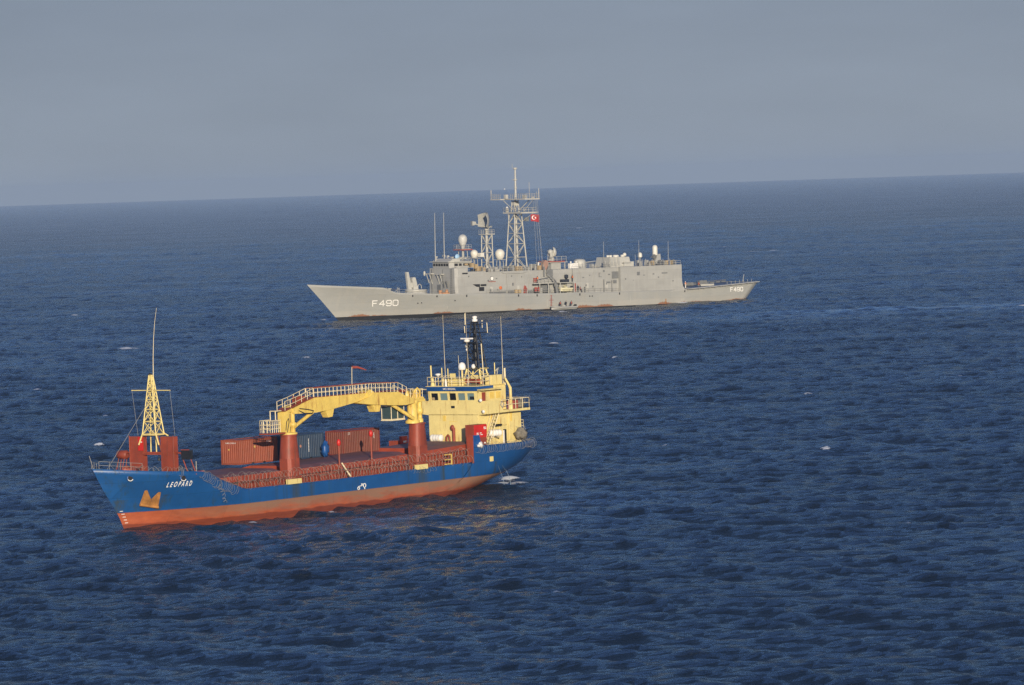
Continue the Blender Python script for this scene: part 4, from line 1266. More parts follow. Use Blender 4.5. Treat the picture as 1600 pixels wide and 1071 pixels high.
    MB().lathe((xm + .2, -.95, 14.95), [(.05, 0), (.26, .06), (.28, .3), (.1, .36)], 10).build('sensor_head', GREYL, mo)

def build_cargo_loose():
    """things that rest on the cargo ship"""
    P = lambda x, y, z, rz=0: CARGO_M @ Matrix.Translation((x, y, z)) @ Matrix.Rotation(rz, 4, 'Z')
    def container(x1, z, m, m2, label, marks):
        t = thing('freight_container', P(x1 - 3.03, -3.82, z), label, 'shipping container', 'freight containers on the hatch covers')
        b = MB(); L, W, Hh = 3.03, 1.22, 2.55
        b.box(-L + .05, L - .05, -W + .05, W - .05, .12, Hh - .06)
        n = 21
        for i in range(n):
            x = -L + .22 + (2 * L - .44) * i / (n - 1)
            for s in (1, -1):
                b.prism([(x - .07, s * (W - .052)), (x - .035, s * (W - .006)), (x + .035, s * (W - .006)), (x + .07, s * (W - .052))], .14, Hh - .1, 'xy')
        for i in range(8):
            y = -W + .24 + (2 * W - .48) * i / 7
            b.prism([(L - .052, y - .07), (L - .006, y - .035), (L - .006, y + .035), (L - .052, y + .07)], .14, Hh - .1, 'xy')
        b.build('body', m, t)
        f = MB()
        for sx in (1, -1):
            for sy in (1, -1): f.box(sx * L, sx * (L - .1), sy * W, sy * (W - .1), 0, Hh)
            for z0 in (0, Hh - .12): f.box(sx * (L - .005), sx * (L - .1), -W + .1, W - .1, z0 + .004, z0 + .116)
        for sy in (1, -1):
            for z0 in (0, Hh - .12): f.box(-L + .1, L - .1, sy * (W - .005), sy * (W - .1), z0 + .004, z0 + .116)
        f.build('corner_frame', m2, t)
        for kind, args in marks:
            if kind == 'diamond':
                x, zz, s, face, mm = args
                poly = [(x - s, zz), (x, zz - s), (x + s, zz), (x, zz + s)]
                if face == 'side': MB().prism(poly, W + .002, W + .02).build('placard', mm, t)
                else: MB().prism(poly, L + .002, L + .02, 'yz').build('placard', mm, t)
            elif kind == 'text':
                s_, a0, a1, z0, z1, face = args
                if face == 'side': lettering(s_, a0, a1, z0, z1, lambda q, z_: W + .012, LETTER, t, along='-x')
                else: lettering(s_, a0, a1, z0, z1, lambda q, z_: L + .012, LETTER, t, along='y')
            elif kind == 'vtext':
                x, z0, z1 = args
                v = MB()
                for i in range(9):
                    zc = z0 + (z1 - z0) * i / 9
                    v.box(x, x + .09, W + .002, W + .015, zc, zc + (z1 - z0) / 14)
                v.build('stencil_mark', LETTER, t)
        k = MB()
        for x in (-.9, .9): k.box(x - .18, x + .18, W - .004, W + .01, .0, .13)
        k.build('fork_pocket', DARK, t)
        return t
    C1 = paint('container_orange_brown', (0.27, 0.062, 0.027), 0.55, 0.12, 0.35, (0.13, 0.05, 0.03), 1.2)
    C2 = paint('container_maroon', (0.16, 0.043, 0.026), 0.6, 0.16, 0.22, (0.09, 0.045, 0.02), 1.2)
    C2f = paint('container_maroon_frame', (0.19, 0.035, 0.022), 0.6, 0.1)
    CB = paint('container_slate_blue', (0.022, 0.045, 0.085), 0.6, 0.14, 0.12, (0.08, 0.07, 0.06), 1.2)
    container(11.4, 4.80, C1, C1, 'orange brown freight container standing alone on the forward hatch', [
        ('diamond', (.55, 1.72, .15, 'side', YELLOW)), ('diamond', (-.12, 1.55, .10, 'end', YELLOW)), ('text', ('INBU 370010', -.55, .85, 2.16, 2.30, 'end')), ('text', ('22G1', -1.3, -2.0, 2.1, 2.25, 'side'))])
    container(3.95, 4.72, CB, CB, 'dark blue freight container behind the forward crane pedestal', [
        ('diamond', (.75, 1.35, .17, 'side', paint('faded_pink', (.45, .22, .15)))), ('vtext', (-.6, .7, 2.1))])
    container(-5.25, 4.62, C2, C2f, 'weathered maroon freight container behind the two red vents on the middle hatch', [
        ('text', ('LTI', 2.2, 1.9, 2.1, 2.35, 'side')), ('vtext', (-2.1, 1.5, 2.1))])
    # blue tarpaulin bundle
    b = MB(); rr = random.Random(3)
    b.blob((0, 0, .8), .5, 1, 20, (.95, .8, 1.55), .42)
    o = b.build('tarpaulin_bundle', BLUE); o.matrix_world = P(-1.35, -1.8, 4.75)
    tag(o, 'crumpled blue tarpaulin bundle leaning beside the blue container', 'tarpaulin')
    # windsock
    w = MB(); w.path([(0, 0, 0), (-.6, .15, -.02), (-1.3, .3, -.22), (-1.75, .4, -.38)], [.16, .13, .09, .05], 8)
    o = w.build('windsock', REDN); o.matrix_world = P(.68, 4.02, 14.22)
    tag(o, 'faded red windsock flying above the yellow crane jibs', 'windsock')
    # life raft canisters: one on the winch platform, one on the house side
    def canister(M, label):
        t = thing('life_raft_canister', M, label, 'life raft', 'white life raft canisters on the cargo ship')
        b = MB()
        prof = [(.05, -.80), (.30, -.76)]
        for c in (-.55, -.18, .18, .55): prof += [(.34, c - .17), (.385, c - .08), (.385, c + .08), (.34, c + .17)]
        prof += [(.30, .76), (.05, .80)]
        b.lathe((0, 0, .5), prof, 14, (0, 1, 0)).build('canister', WHITE, t)
        c = MB()
        for y in (-.5, .5): c.box(-.35, .35, y - .05, y + .05, 0, .13)
        for y in (-.5, .5):
            for x in (-.36, .36): c.bar((x, y, 0), (x, y, .6), .035, 4)
        c.build('cradle', PALE, t)
    canister(P(-19.9, -1.75, 4.98), 'ribbed white raft canister on the red platform before the wheelhouse front')
    canister(P(-22.7, 4.05, 5.35, radians(75)), 'ribbed white raft canister under the ladder on the port side')
    # gear stowed on the bridge deck
    b = MB(); b.lathe((0, 0, 0), [(.05, -1.3), (.5, -1.1), (.62, 0), (.5, 1.1), (.05, 1.3)], 10, (1, 0, 0))
    o = b.build('rescue_boat', BRIGHT); o.matrix_world = P(-26.9, 1.2, 8.95)
    tag(o, 'bright red rescue boat hull stowed on the aft bridge deck', 'boat')
    b = MB()
    b.blob((0, 0, .5), .6, 2, 18, (1.5, .9, .9), .4)
    o = b.build('cargo_net', NET); o.matrix_world = P(-27.3, 3.7, 8.25)
    tag(o, 'brown heap of netting behind the rail of the aft bridge deck', 'net')
    b = MB()
    b.blob((0, 0, .55), .6, 3, 18, (1.5, .8, 1.0), .4)
    o = b.build('cargo_net', NET); o.matrix_world = P(-27.4, 3.95, 4.9)
    tag(o, 'grey heap of netting on the poop against the cream house wall', 'net')
    b = MB().box(-.45, .45, -.4, .4, 0, .9)
    o = b.build('deck_box', REDN, bevel=.03); o.matrix_world = P(-26.2, 3.9, 8.27)
    tag(o, 'dull red box behind the davit on the bridge deck', 'box')
    b = MB().blob((0, 0, .22), .38, 4, 14, (1.3, .6, .8), .45)
    o = b.build('white_bundle', WHITE); o.matrix_world = P(-18.5, 5.3, 4.62)
    tag(o, 'crumpled white bundle on the blue bulwark at the poop break', 'bundle')

    # razor wire
    def coil(name_label, pts, r, pitch, wire=.013, seed=0, group='razor wire coils along the port side'):
        rr = random.Random(seed)
        pts = [Vector(p) for p in pts]
        seg = [(b - a).length for a, b in zip(pts[:-1], pts[1:])]; tot = sum(seg)
        turns = tot / pitch; steps = int(turns * 16)
        out = []
        jit = [(rr.uniform(.7, 1.25), rr.uniform(-.12, .12), rr.uniform(-.5, .5)) for _ in range(int(turns) + 3)]
        for i in range(steps + 1):
            d = tot * i / steps; k = 0
            while k < len(seg) - 1 and d > seg[k]: d -= seg[k]; k += 1
            c = pts[k].lerp(pts[k + 1], d / seg[k]); t = (pts[k + 1] - pts[k]).normalized()
            up = Vector((0, 0, 1)); up = (up - t * up.dot(t)).normalized(); sd_ = t.cross(up)
            ph = 2 * pi * turns * i / steps; j = jit[int(ph / (2 * pi))]; j2 = jit[int(ph / (2 * pi)) + 1]; q = (ph / (2 * pi)) % 1
            sc_ = j[0] + (j2[0] - j[0]) * q; dz = j[1] + (j2[1] - j[1]) * q; lean = j[2] + (j2[2] - j[2]) * q
            p = c + up * (r * sc_ * cos(ph) + dz) + sd_ * (r * sc_ * .8 * sin(ph)) + t * (lean * pitch * cos(ph))
            out.append(p)
        o = MB().path(out, wire, 3).build('razor_wire', STEEL); o.matrix_world = CARGO_M
        tag(o, name_label, 'razor wire', group)
    H = CargoHull
    coil('lower razor wire coil forward of the front crane pedestal', [(21, 5.2, 3.5), (12.9, 5.2, 3.35)], .42, .5, seed=1)
    coil('lower razor wire coil between the two crane pedestals', [(10.9, 5.2, 3.35), (-7.5, 5.2, 3.4)], .42, .5, seed=2)
    coil('lower razor wire coil aft of the rear crane pedestal', [(-9.4, 5.25, 3.4), (-16.9, 5.25, 3.45)], .45, .52, seed=3)
    coil('upper razor wire coil forward of the front crane pedestal', [(22.5, 4.95, 4.35), (12.5, 4.95, 4.0)], .40, .55, seed=4)
    coil('upper razor wire coil between the two crane pedestals', [(12.5, 5.1, 4.0), (1, 5.0, 4.05), (-8, 5.0, 4.1)], .46, .55, seed=5)
    coil('upper razor wire coil aft of the rear crane pedestal', [(-8, 5.1, 4.1), (-16.8, 5.0, 4.25)], .42, .55, seed=6)
    coil('tangled razor wire coil sliding down the blue bulwark step behind the name', [(26.2, H.hb(26.2, 5) + .25, 5.1), (24.4, 5.45, 4.2), (21.3, 5.5, 3.1)], .52, .26, .014, 7)
    coil('loose razor wire strand hanging down the blue hull behind the name', [(23.6, 5.4, 3.9), (23.2, 5.5, 2.9), (22.9, 5.45, 1.9)], .22, .34, .014, 8)
    coil('small razor wire coil along the bow rail', [(34.9, 1.5, 6.2), (32.8, 3.0, 6.0), (29.5, 4.5, 5.75), (26.6, 5.0, 5.5)], .26, .5, .012, 9)
    coil('razor wire coil hung outside the blue poop bulwark', [(-17.6, 5.42, 4.5), (-22, 5.3, 4.5), (-26.5, 4.7, 4.4), (-29.5, 3.9, 4.4)], .48, .36, .013, 10)
    coil('razor wire coil drooping over the rear crane hull plate', [(-6.8, 5.4, 3.0), (-10.6, 5.45, 2.85)], .34, .5, .013, 12)
    coil('large loose razor wire loops standing at the stern corner', [(-26.8, 3.6, 5.5), (-29.8, 2.2, 5.6)], .78, .8, .020, 11)
    coil('razor wire coil wrapped round the aft bridge deck rail', [(-28.3, 4.6, 9.2), (-28.5, 1.0, 9.3)], .38, .65, .013, 13)
    coil('large single wire ring on the blue bow bulwark', [(28.75, H.hb(28.7, 5.3) + .1, 5.5), (28.6, H.hb(28.7, 5.3) + .15, 5.5)], .50, .08, .02, 14)

# ------------------------------------------------------------------ the frigate
FRIG_M = ship_matrix((-42.62, 1143.85), 63.0, 37.5, 0.6)

def build_frigate():
    ship = thing('frigate', FRIG_M, 'long grey naval frigate with lattice mast lying beyond the blue coaster', 'warship')
    H = FrigateHull
    xl = [71.85, 71.6, 71.2, 70.6, 69.8, 68.8, 67.6, 66.2, 64.6, 63, 61, 59, 57, 55.4, 54.4, 53.9, 53.5, 53.1, 52.6, 52.2, 51.7, 51.2, 50.7, 50.2, 49, 47, 44.5]
    xl += list(np.arange(42, -60, -3.0)) + [-60, -62, -64, -66, -67.7]
    us = [(71.85 - x) / 139.55 for x in xl]
    vs_ = [0, .16, .30, .36, .42, .48, .54, .60, .66, .72, .78, .84, .90, .95, 1.0]
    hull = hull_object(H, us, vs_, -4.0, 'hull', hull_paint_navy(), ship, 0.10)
    on = lambda x, z: H.hb(x, z) + 0.06
    cells = [(0, .17), (.27, .47), (.54, .73), (.80, 1.0)]
    numerals('F490', cells, 54.0, 47.2, 2.82, 4.15, .22, -.22, lambda x, z: H.hb(x, z) + .06, LETTER, hull, 'hull_number')
    numerals('F490', cells, -58.15, -62.5, 2.85, 3.85, .19, -.22, lambda x, z: H.hb(x, z) + .05, LETTER, hull, 'hull_number')
    d = MB()
    d.path([(1.65, H.hb(1.65, z) + .05, z) for z in np.linspace(.9, 3.9, 6)], .05, 4)
    for z in np.arange(.9, 3.9, .36): d.bar((1.95, H.hb(1.65, z) + .05, z), (1.35, H.hb(1.65, z) + .05, z), .06, 4)
    d.bar((2.4, 6.86, 2.6), (.9, 6.86, 2.6), .05, 4)
    d.build('draught_scale', REDN, hull)
    o = MB()
    for x in (43.9, 37.0, 28.3, 12.2, 6.3, -7.4, -20.3, -42.0): o.box(x, x - .28, H.hb(x, H.ztop(x) - .5) - .02, H.hb(x, H.ztop(x) - .5) + .1, H.ztop(x) - .75, H.ztop(x) - .2)
    for x, z in ((41.9, 3.2), (40.9, 3.25), (31.5, 3.5), (-10.6, 3.2), (-11.4, 3.2)): o.box(x, x - .3, H.hb(x, z) - .02, H.hb(x, z) + .07, z - .15, z + .15)
    o.build('hull_opening', DARK, hull)
    # panel seams and rub marks on the plating
    sm = MB()
    for x, z0, z1 in ((33.2, .9, 3.6), (2.9, 1, 4.2), (-14.0, .6, 3.8), (-24.0, 1.0, 3.2)): sm.box(x, x - .06, H.hb(x, 2) - .01, H.hb(x, 2.2) + .025, z0, z1)
    sm.build('plate_seam', GREYL, hull)
    MB().bar((-35.8, H.hb(-35.8, .6) + .05, .45), (-35.8, H.hb(-35.8, 1.5) + .05, 1.7), .13, 5).build('rust_stain_pipe', RUSTY, hull)

    # --- deckhouse blocks
    s = MB()
    front = [(31.25, -4.5), (31.25, 5.9), (30.6, 6.55), (22.05, 6.6), (22.05, -6.6), (29.0, -6.55)]
    s.prism(front, 4.9, 10.52, 'xy')
    up = [(31.2, -4.4), (31.2, 5.8), (30.55, 6.45), (27.5, 6.5), (27.5, -6.5), (29.0, -6.4)]
    s.prism(up, 10.52, 11.5, 'xy')
    s.box(22.05, 6.9, -5.9, 5.9, 4.3, 10.25)
    s.box(6.9, -6.2, -4.2, 4.2, 4.0, 6.8)
    s.box(6.9, -6.2, -5.4, 5.4, 6.8, 10.24)
    s.box(-6.2, -20.95, -5.9, 5.9, 3.8, 10.25)
    s.prism([(-20.95, 3.5), (-20.95, 10.27), (-41.2, 10.38), (-41.2, 6.8), (-41.35, 5.6), (-41.6, 4.7), (-42.1, 4.1), (-42.2, 3.5)], -6.78, 6.78)
    ss = s.build('superstructure', GREY, ship)
    # coaming along the roof edge, conduit and seams that break up the long wall
    t = MB()
    for xa, xb, y in ((22.0, 6.95, 5.9), (-6.25, -20.9, 5.9)):
        t.box(xa, xb, y, y + .05, 10.05, 10.28)
    for x in (15.0, 11.5, 9.4, 8.0, -8.5, -13.0, -17.2): t.box(x, x - .10, 5.9, 5.96, 4.6, 10.05)
    t.path([(16.6, 6.0, 10.0), (15.6, 6.05, 9.7), (9.8, 6.05, 9.7), (8.4, 6.0, 9.95)], .09, 5)
    t.box(15.0, 14.2, 5.9, 6.05, 4.6, 9.7); t.box(22.0, 7.0, 5.9, 5.95, 7.35, 7.45)
    t.box(-12.8, -16.6, 5.9, 5.98, 4.6, 9.6); t.box(-29.0, -41.2, 6.78, 6.81, 6.2, 6.26); t.box(-21.0, -30.0, 6.78, 6.82, 4.0, 9.7)
    t.build('wall_panel', GREY, ss)
    dk = MB()
    dk.box(29.3, 27.65, 6.55, 6.62, 9.95, 10.3); dk.box(27.4, 27.2, 6.55, 6.61, 9.2, 9.5)
    dk.prism([(26.2, 7.35), (25.0, 6.72), (23.9, 6.62), (23.9, 7.35)], 6.58, 6.63); dk.box(23.7, 21.9, 6.58, 6.64, 6.8, 7.3)
    dk.box(24.2, 22.6, 6.58, 6.63, 5.6, 6.6)
    dk.build('wall_opening', DARK, ss)
    v = MB(); v.box(-18.8, -21.2, 5.92, 6.0, 7.4, 9.2); v.box(-26.3, -27.3, 6.78, 6.86, 8.0, 8.9); v.box(-28.3, -29.0, 6.78, 6.84, 7.9, 8.1); v.box(-34.5, -36.4, 6.78, 6.84, 8.2, 8.5)
    v.build('intake_louvre', GREYD, ss)
    c = MB(); c.box(-14.5, -14.7, 5.98, 6.06, 7.9, 9.0); c.box(-14.7, -15.4, 5.98, 6.06, 7.9, 8.05); c.box(-14.5, -15.1, 5.98, 6.06, 8.9, 9.0)
    c.build('door_frame', GREYD, ss)
    bg_ = MB().lathe((19.6, 5.9, 8.6), [(.62, 0), (.62, .06)], 18, (0, 1, 0)).build('badge', GREYD, ss)
    MB().lathe((19.6, 5.96, 8.62), [(.44, 0), (.44, .04)], 18, (0, 1, 0)).build('disc', WHITE, bg_)
    r = MB()
    for k in range(9): r.box(20.7 - k * .26, 20.52 - k * .26, 5.95, 5.99, 7.72, 7.92)
    r.build('ribbon', REDN, bg_)
    lb = MB(); lb.lathe((17.0, 5.95, 6.2), [(.2, 0), (.42, .02), (.42, .2), (.2, .22)], 14, (0, 1, 0)); lb.build('lifebuoy', ORANGE, ss)
    wf = MB(); rr = random.Random(21)
    def fit(x, z, w, h_, y): wf.box(x, x - w, y, y + .07, z, z + h_)
    for x in (21.0, 18.4, 13.6, 10.4, -9.2, -11.4, -15.9, -17.6):
        fit(x, rr.uniform(7.6, 9.2), rr.uniform(.25, .6), rr.uniform(.2, .6), 5.96)
        fit(x - rr.uniform(.3, 1.0), rr.uniform(5.0, 6.6), rr.uniform(.2, .5), rr.uniform(.3, .8), 5.96)
    for x in (-22.4, -25.0, -31.5, -33.2, -38.0): fit(x, rr.uniform(5.2, 9.2), rr.uniform(.2, .5), rr.uniform(.15, .4), 6.82)
    wf.build('wall_fitting', GREYD, ss)
    wd = MB()
    for x in (20.2, 11.9, -10.3, -16.6): wd.box(x, x - .8, 5.95, 6.02, 4.75, 6.55)
    wd.build('watertight_door', GREYL, ss)
    # front face gear: folding platforms, ladder, decoy tubes
    f = MB()
    for y0, z0 in ((-4.9, 10.0), (-.6, 9.9)):
        f.box(31.2, 32.2, y0, y0 + 2.2, z0, z0 + .22)
        f.bar((31.3, y0 + .3, z0 - 2.2), (32.1, y0 + .3, z0), .1, 5); f.bar((31.3, y0 + 1.6, z0 - 2.4), (32.1, y0 + 1.6, z0), .1, 5)
    f.ball((32.2, -5.3, 10.2), .55, 10, (.6, .6, 1.2))
    f.build('front_platform', GREYL, ss)
    f = MB()
    for y in (1.9, 3.2): f.prism([(31.3, 8.0), (31.9, 8.4), (31.5, 6.6)], y - .15, y + .15)
    for y in (4.4, 5.0): f.bar((31.35, y, 5.2), (31.35, y, 11.4), .06, 4)
    for z in np.arange(5.4, 11.3, .45): f.bar((31.35, 4.4, z), (31.35, 5.0, z), .045, 4)
    f.box(31.25, 31.33, -1.3, .2, 5.4, 7.4); f.box(31.25, 31.35, -3.6, -3.3, 5.2, 11.2); f.box(31.25, 31.32, 1.0, 1.15, 5.2, 11.2)
    f.build('front_ladder', GREYD, ss)
    k = MB(); k.lathe((35.3, 5.4, 5.25), [(.45, 0), (.45, .85), (.3, .95)], 10); k.lathe((33.4, 5.5, 5.2), [(.4, 0), (.4, 1.0), (.2, 1.1)], 10); k.box(32.6, 34.6, 5.0, 5.5, 5.2, 5.6)
    k.build('deck_hydrant', paint('buff_orange', (.50, .24, .10), .7, .1), ship)

    # --- bridge
    b = MB()
    b.prism([(30.6, -3.9), (30.6, 2.9), (29.7, 3.7), (24.4, 3.7), (24.4, -3.7), (29.7, -3.9)], 11.5, 12.95, 'xy')
    br = b.build('bridge', GREY, ship)
    b = MB()
    b.prism([(31.1, -4.5), (31.1, 3.2), (30.0, 4.2), (24.3, 4.2), (24.3, -4.2), (29.9, -4.6)], 12.97, 13.15, 'xy')
    b.prism([(30.7, 13.15), (29.7, 13.85), (27.6, 13.85), (27.6, 13.15)], -3.9, 3.4)
    b.build('bridge_roof', GREYL, br)
    w = MB()
    for k in range(6): w.box(30.58, 30.68, -3.6 + k * 1.08, -2.85 + k * 1.08, 12.0, 12.6)
    for k, (xa, xb) in enumerate(((29.5, 28.5), (28.1, 27.3), (26.8, 24.9))): w.box(xa, xb, 3.68, 3.76, 12.0, 12.6)
    w.build('bridge_window', DARK, br)
    MB().box(26.4, 25.4, 3.76, 3.9, 12.1, 12.5).box(24.6, 23.0, 3.2, 3.9, 11.6, 12.2).build('chart_canvas', KHAKI, br)
    wg = MB(); wg.box(30.4, 25.5, 3.8, 6.5, 11.5, 11.62)
    for xa, xb in ((30.5, 27.5),): wg.prism([(xa, 5.8), (xa - .6, 6.5), (27.4, 6.5), (27.4, 6.4), (xa - .65, 6.4), (xa - .1, 5.75)], 11.5, 11.95, 'xy')
    wg.build('bridge_wing', GREY, br)
    # bridge roof aerials and platform gear
    a = MB()
    a.bar((31.0, -2.2, 13.2), (30.9, -2.2, 25.3), .11, 6, .05); a.bar((29.4, -.6, 13.8), (29.3, -.6, 25.3), .11, 6, .05)
    a.build('whip_antenna', MASTG, br)
    g = MB(); rr = random.Random(5)
    for x, y, z, q in ((30.2, -2.8, 13.7, .35), (29.6, 1.2, 13.85, .4), (28.2, -2.4, 13.85, .5), (27.0, 2.6, 13.2, .5), (26.2, -1.4, 13.2, .6), (25.2, 2.4, 13.2, .5), (24.9, .4, 13.2, .55)):
        g.bar((x, y, z - .3), (x, y, z + .5), .08, 5); g.box(x - q * .6, x + q * .6, y - q * .5, y + q * .5, z + .4, z + .4 + q)
    g.rail([(27.5, 3.4, 13.15), (24.4, 3.4, 13.15)], 1.0, .05, 2, 1.0); g.rail([(27.5, -3.4, 13.15), (24.4, -3.4, 13.15)], 1.0, .05, 2, 1.0)
    g.build('signal_gear', GREYL, br)
    MB().lathe((27.5, 2.2, 14.3), [(.55, 0), (.62, .05), (.62, .12), (.1, .14)], 14, (.25, 1, 0)).build('signal_disc', paint('signal_sky_blue', (.30, .48, .66)), br)
    # fire control radome (egg) on its red ringed platform
    e = MB()
    for sx in (-.9, .9):
        for sy in (-.9, .9): e.bar((24.0 + sx, sy, 13.1), (24.0 + sx * .8, sy * .8, 16.1), .12, 5)
    e.bar((24.0, 0, 13.1), (24.0, 0, 16.3), .35, 8)
    e.box(22.7, 25.4, -1.5, 1.5, 16.05, 16.2)
    eo = e.build('radome_tower', GREY, ship)
    MB().box(22.2, 25.8, -1.7, 1.7, 15.8, 16.04).build('red_safety_ring', REDN, eo)
    MB().rail([(22.5, 1.6, 16.2), (25.6, 1.6, 16.2), (25.6, -1.6, 16.2), (22.5, -1.6, 16.2), (22.5, 1.6, 16.2)], .95, .045, 2, 1.0).build('platform_rail', MASTG, eo)
    MB().lathe((24.0, 0, 16.3), [(.50, 0), (.52, .5), (.85, 1.1), (1.10, 1.8), (1.14, 2.3), (1.0, 2.85), (.68, 3.25), (.3, 3.42), (.02, 3.46)], 18).build('egg_radome', paint('egg_radome_grey', (.50, .50, .46)), eo)
    # satellite domes
    for x, z, r, base in ((20.5, 14.9, .95, 12.8), (12.4, 14.6, 1.22, 10.3)):
        d = MB()
        for sx in (-.5, .5):
            for sy in (-.5, .5): d.bar((x + sx * 1.5, sy * 1.5, base - (2.4 if base > 11 else 0)), (x + sx, sy, z - r), .10, 5)
        d.lathe((x, 0, z - r - .2), [(.9, 0), (.9, .15), (.5, .25)], 12)
        d.box(x - .9, x + .9, -1.5, 1.5, z - r - .32, z - r - .2)
        do = d.build('dome_tower', GREY, ship)
        MB().lathe((x, 0, z), [(r * .60, -r), (r * .85, -r * .75), (r, -r * .1), (r * .98, r * .25), (r * .8, r * .62), (r * .45, r * .9), (.02, r)], 18).build('satellite_dome', RADOME, do)
    MB().box(19.0, 20.2, 1.0, 2.2, 14.0, 15.0).build('equipment_box', RADOME, ship)
    # air search radar on its tower
    tx = 16.4
    lt = MB()
    def L1(sx, sy, z): k = (z - 10.2) / 9.3; return Vector((tx + sx * (1.05 - .12 * k), sy * (1.05 - .12 * k), z))
    lv = [10.2, 12.6, 15.0, 17.3, 19.5]
    for sx in (1, -1):
        for sy in (1, -1): lt.bar(L1(sx, sy, 10.2), L1(sx, sy, 19.5), .15, 6)
    for i, z in enumerate(lv):
        c = [L1(1, 1, z), L1(1, -1, z), L1(-1, -1, z), L1(-1, 1, z)]
        for q in range(4):
            lt.bar(c[q], c[(q + 1) % 4], .10, 4)
            if i + 1 < len(lv):
                nz = lv[i + 1]; e4 = [L1(1, 1, nz), L1(1, -1, nz), L1(-1, -1, nz), L1(-1, 1, nz)]
                if (i + q) % 2: lt.bar(c[q], e4[(q + 1) % 4], .10, 4)
                else: lt.bar(c[(q + 1) % 4], e4[q], .10, 4)
    lt.bar((tx, 0, 10.2), (tx, 0, 19.5), .28, 6)
    lt.box(tx - 1.45, tx + 1.45, -1.45, 1.45, 19.5, 19.72)
    lo = lt.build('radar_tower', MASTG, ship)
    MB().rail([(tx + 1.4, 1.4, 19.7), (tx - 1.4, 1.4, 19.7), (tx - 1.4, -1.4, 19.7), (tx + 1.4, -1.4, 19.7), (tx + 1.4, 1.4, 19.7)], 1.0, .05, 2, .9).build('platform_rail', MASTG, lo)
    an = MB()
    an.lathe((tx, 0, 19.7), [(.5, 0), (.4, .8), (.55, 1.0), (.55, 1.5), (.25, 1.7)], 12)
    fd = Vector((cos(radians(-17.5)), sin(radians(-17.5)), 0)); sdv = Vector((-fd.y, fd.x, 0)); U = Vector((0, 0, 1))
    cen = Vector((tx - .5, 0, 23.0))
    nu, nv = 12, 7
    gp = [[cen + sdv * (3.4 * (2 * i / nu - 1)) * (1 - .12 * abs(2 * j / nv - 1) ** 2) + U * (2.05 * (2 * j / nv - 1)) * (1 - .30 * abs(2 * i / nu - 1) ** 2) + fd * (1.35 * (2 * i / nu - 1) ** 2 + .3 * (2 * j / nv - 1) ** 2) for j in range(nv + 1)] for i in range(nu + 1)]
    an_r = MB()
    for i in range(nu + 1): an_r.path(gp[i], .05, 4)
    for j in range(nv + 1): an_r.path([gp[i][j] for i in range(nu + 1)], .07 if j in (0, nv) else .05, 4)
    vs2 = [p - fd * .04 for row in gp for p in row]
    an_r.add(vs2, [(i * (nv + 1) + j, (i + 1) * (nv + 1) + j, (i + 1) * (nv + 1) + j + 1, i * (nv + 1) + j + 1) for i in range(nu) for j in range(nv)], True)
    for y_ in (-1.6, 0, 1.6): an_r.bar(cen - fd * .2 + sdv * y_ - U * 1.8, cen - fd * .9 - U * 1.4 + sdv * y_ * .3, .09, 4)
    an_r.bar(cen - U * 1.7, cen + fd * 3.7 - U * .6, .09, 5); an_r.bar(cen - U * 1.9 + sdv * .6, cen + fd * 3.6 - U * .75, .07, 4)
    an_o = an.build('radar_pedestal', MASTG, lo)
    rf = an_r.build('radar_reflector', GREYL, lo)
    hf = MB(); hf.loft([cen + fd * 3.3 + sdv * y + U * z for y, z in ((-.3, -.9), (.3, -.9), (.3, -.2), (-.3, -.2))], [cen + fd * 4.4 + sdv * y + U * z for y, z in ((-.7, -1.15), (.7, -1.15), (.7, -.05), (-.7, -.05))])
    hf.build('radar_feed_horn', GREYL, lo)
    # --- main lattice mast
    mx = 7.2
    m = MB()
    def L2(sx, sy, z): k = (z - 10.2) / 14.4; return Vector((mx + sx * (1.95 - .85 * k), sy * (1.95 - .85 * k), z))
    lv = [10.2, 13.6, 17.0, 19.6, 22.0, 24.6]
    for sx in (1, -1):
        for sy in (1, -1): m.bar(L2(sx, sy, 10.2), L2(sx, sy, 24.6), .19, 6, .14)
    for i, z in enumerate(lv):
        c = [L2(1, 1, z), L2(1, -1, z), L2(-1, -1, z), L2(-1, 1, z)]
        for q in range(4):
            m.bar(c[q], c[(q + 1) % 4], .10, 4)
            if i + 1 < len(lv):
                nz = lv[i + 1]; e4 = [L2(1, 1, nz), L2(1, -1, nz), L2(-1, -1, nz), L2(-1, 1, nz)]
                if (i + q) % 2: m.bar(c[q], e4[(q + 1) % 4], .10, 4)
                else: m.bar(c[(q + 1) % 4], e4[q], .10, 4)
    m.bar((mx - .7, -.3, 10.2), (mx - .3, -.2, 24.6), .30, 6)
    for z in np.arange(11, 24, .8): m.bar((mx - .95, .1, z), (mx - .35, .1, z), .05, 4)
    mo = m.build('lattice_mast', MASTG, ship)
    p1 = MB(); p1.box(4.2, 9.2, -2.5, 5.0, 24.6, 24.95)
    for sx, sy in ((1, 1), (1, -1), (-1, 1), (-1, -1)):
        p1.bar(L2(sx, sy, 22.6), (mx + sx * 1.9, 2.2 + sy * 2.7, 24.6), .09, 4)
    p1.box(8.4, 8.9, -1.8, -1.2, 24.95, 25.9); p1.box(3.6, 4.2, 3.4, 4.8, 24.75, 24.9)
    po = p1.build('lower_mast_platform', MASTG, mo)
    MB().rail([(9.1, -2.4, 24.95), (9.1, 4.9, 24.95), (4.3, 4.9, 24.95), (4.3, -2.4, 24.95), (9.1, -2.4, 24.95)], 1.1, .05, 2, 1.1).build('platform_rail', MASTG, mo)
    t2 = MB()
    def L3(sx, sy, z): k = (z - 24.9) / 3.2; return Vector((mx + sx * (.75 - .2 * k), sy * (.75 - .2 * k), z))
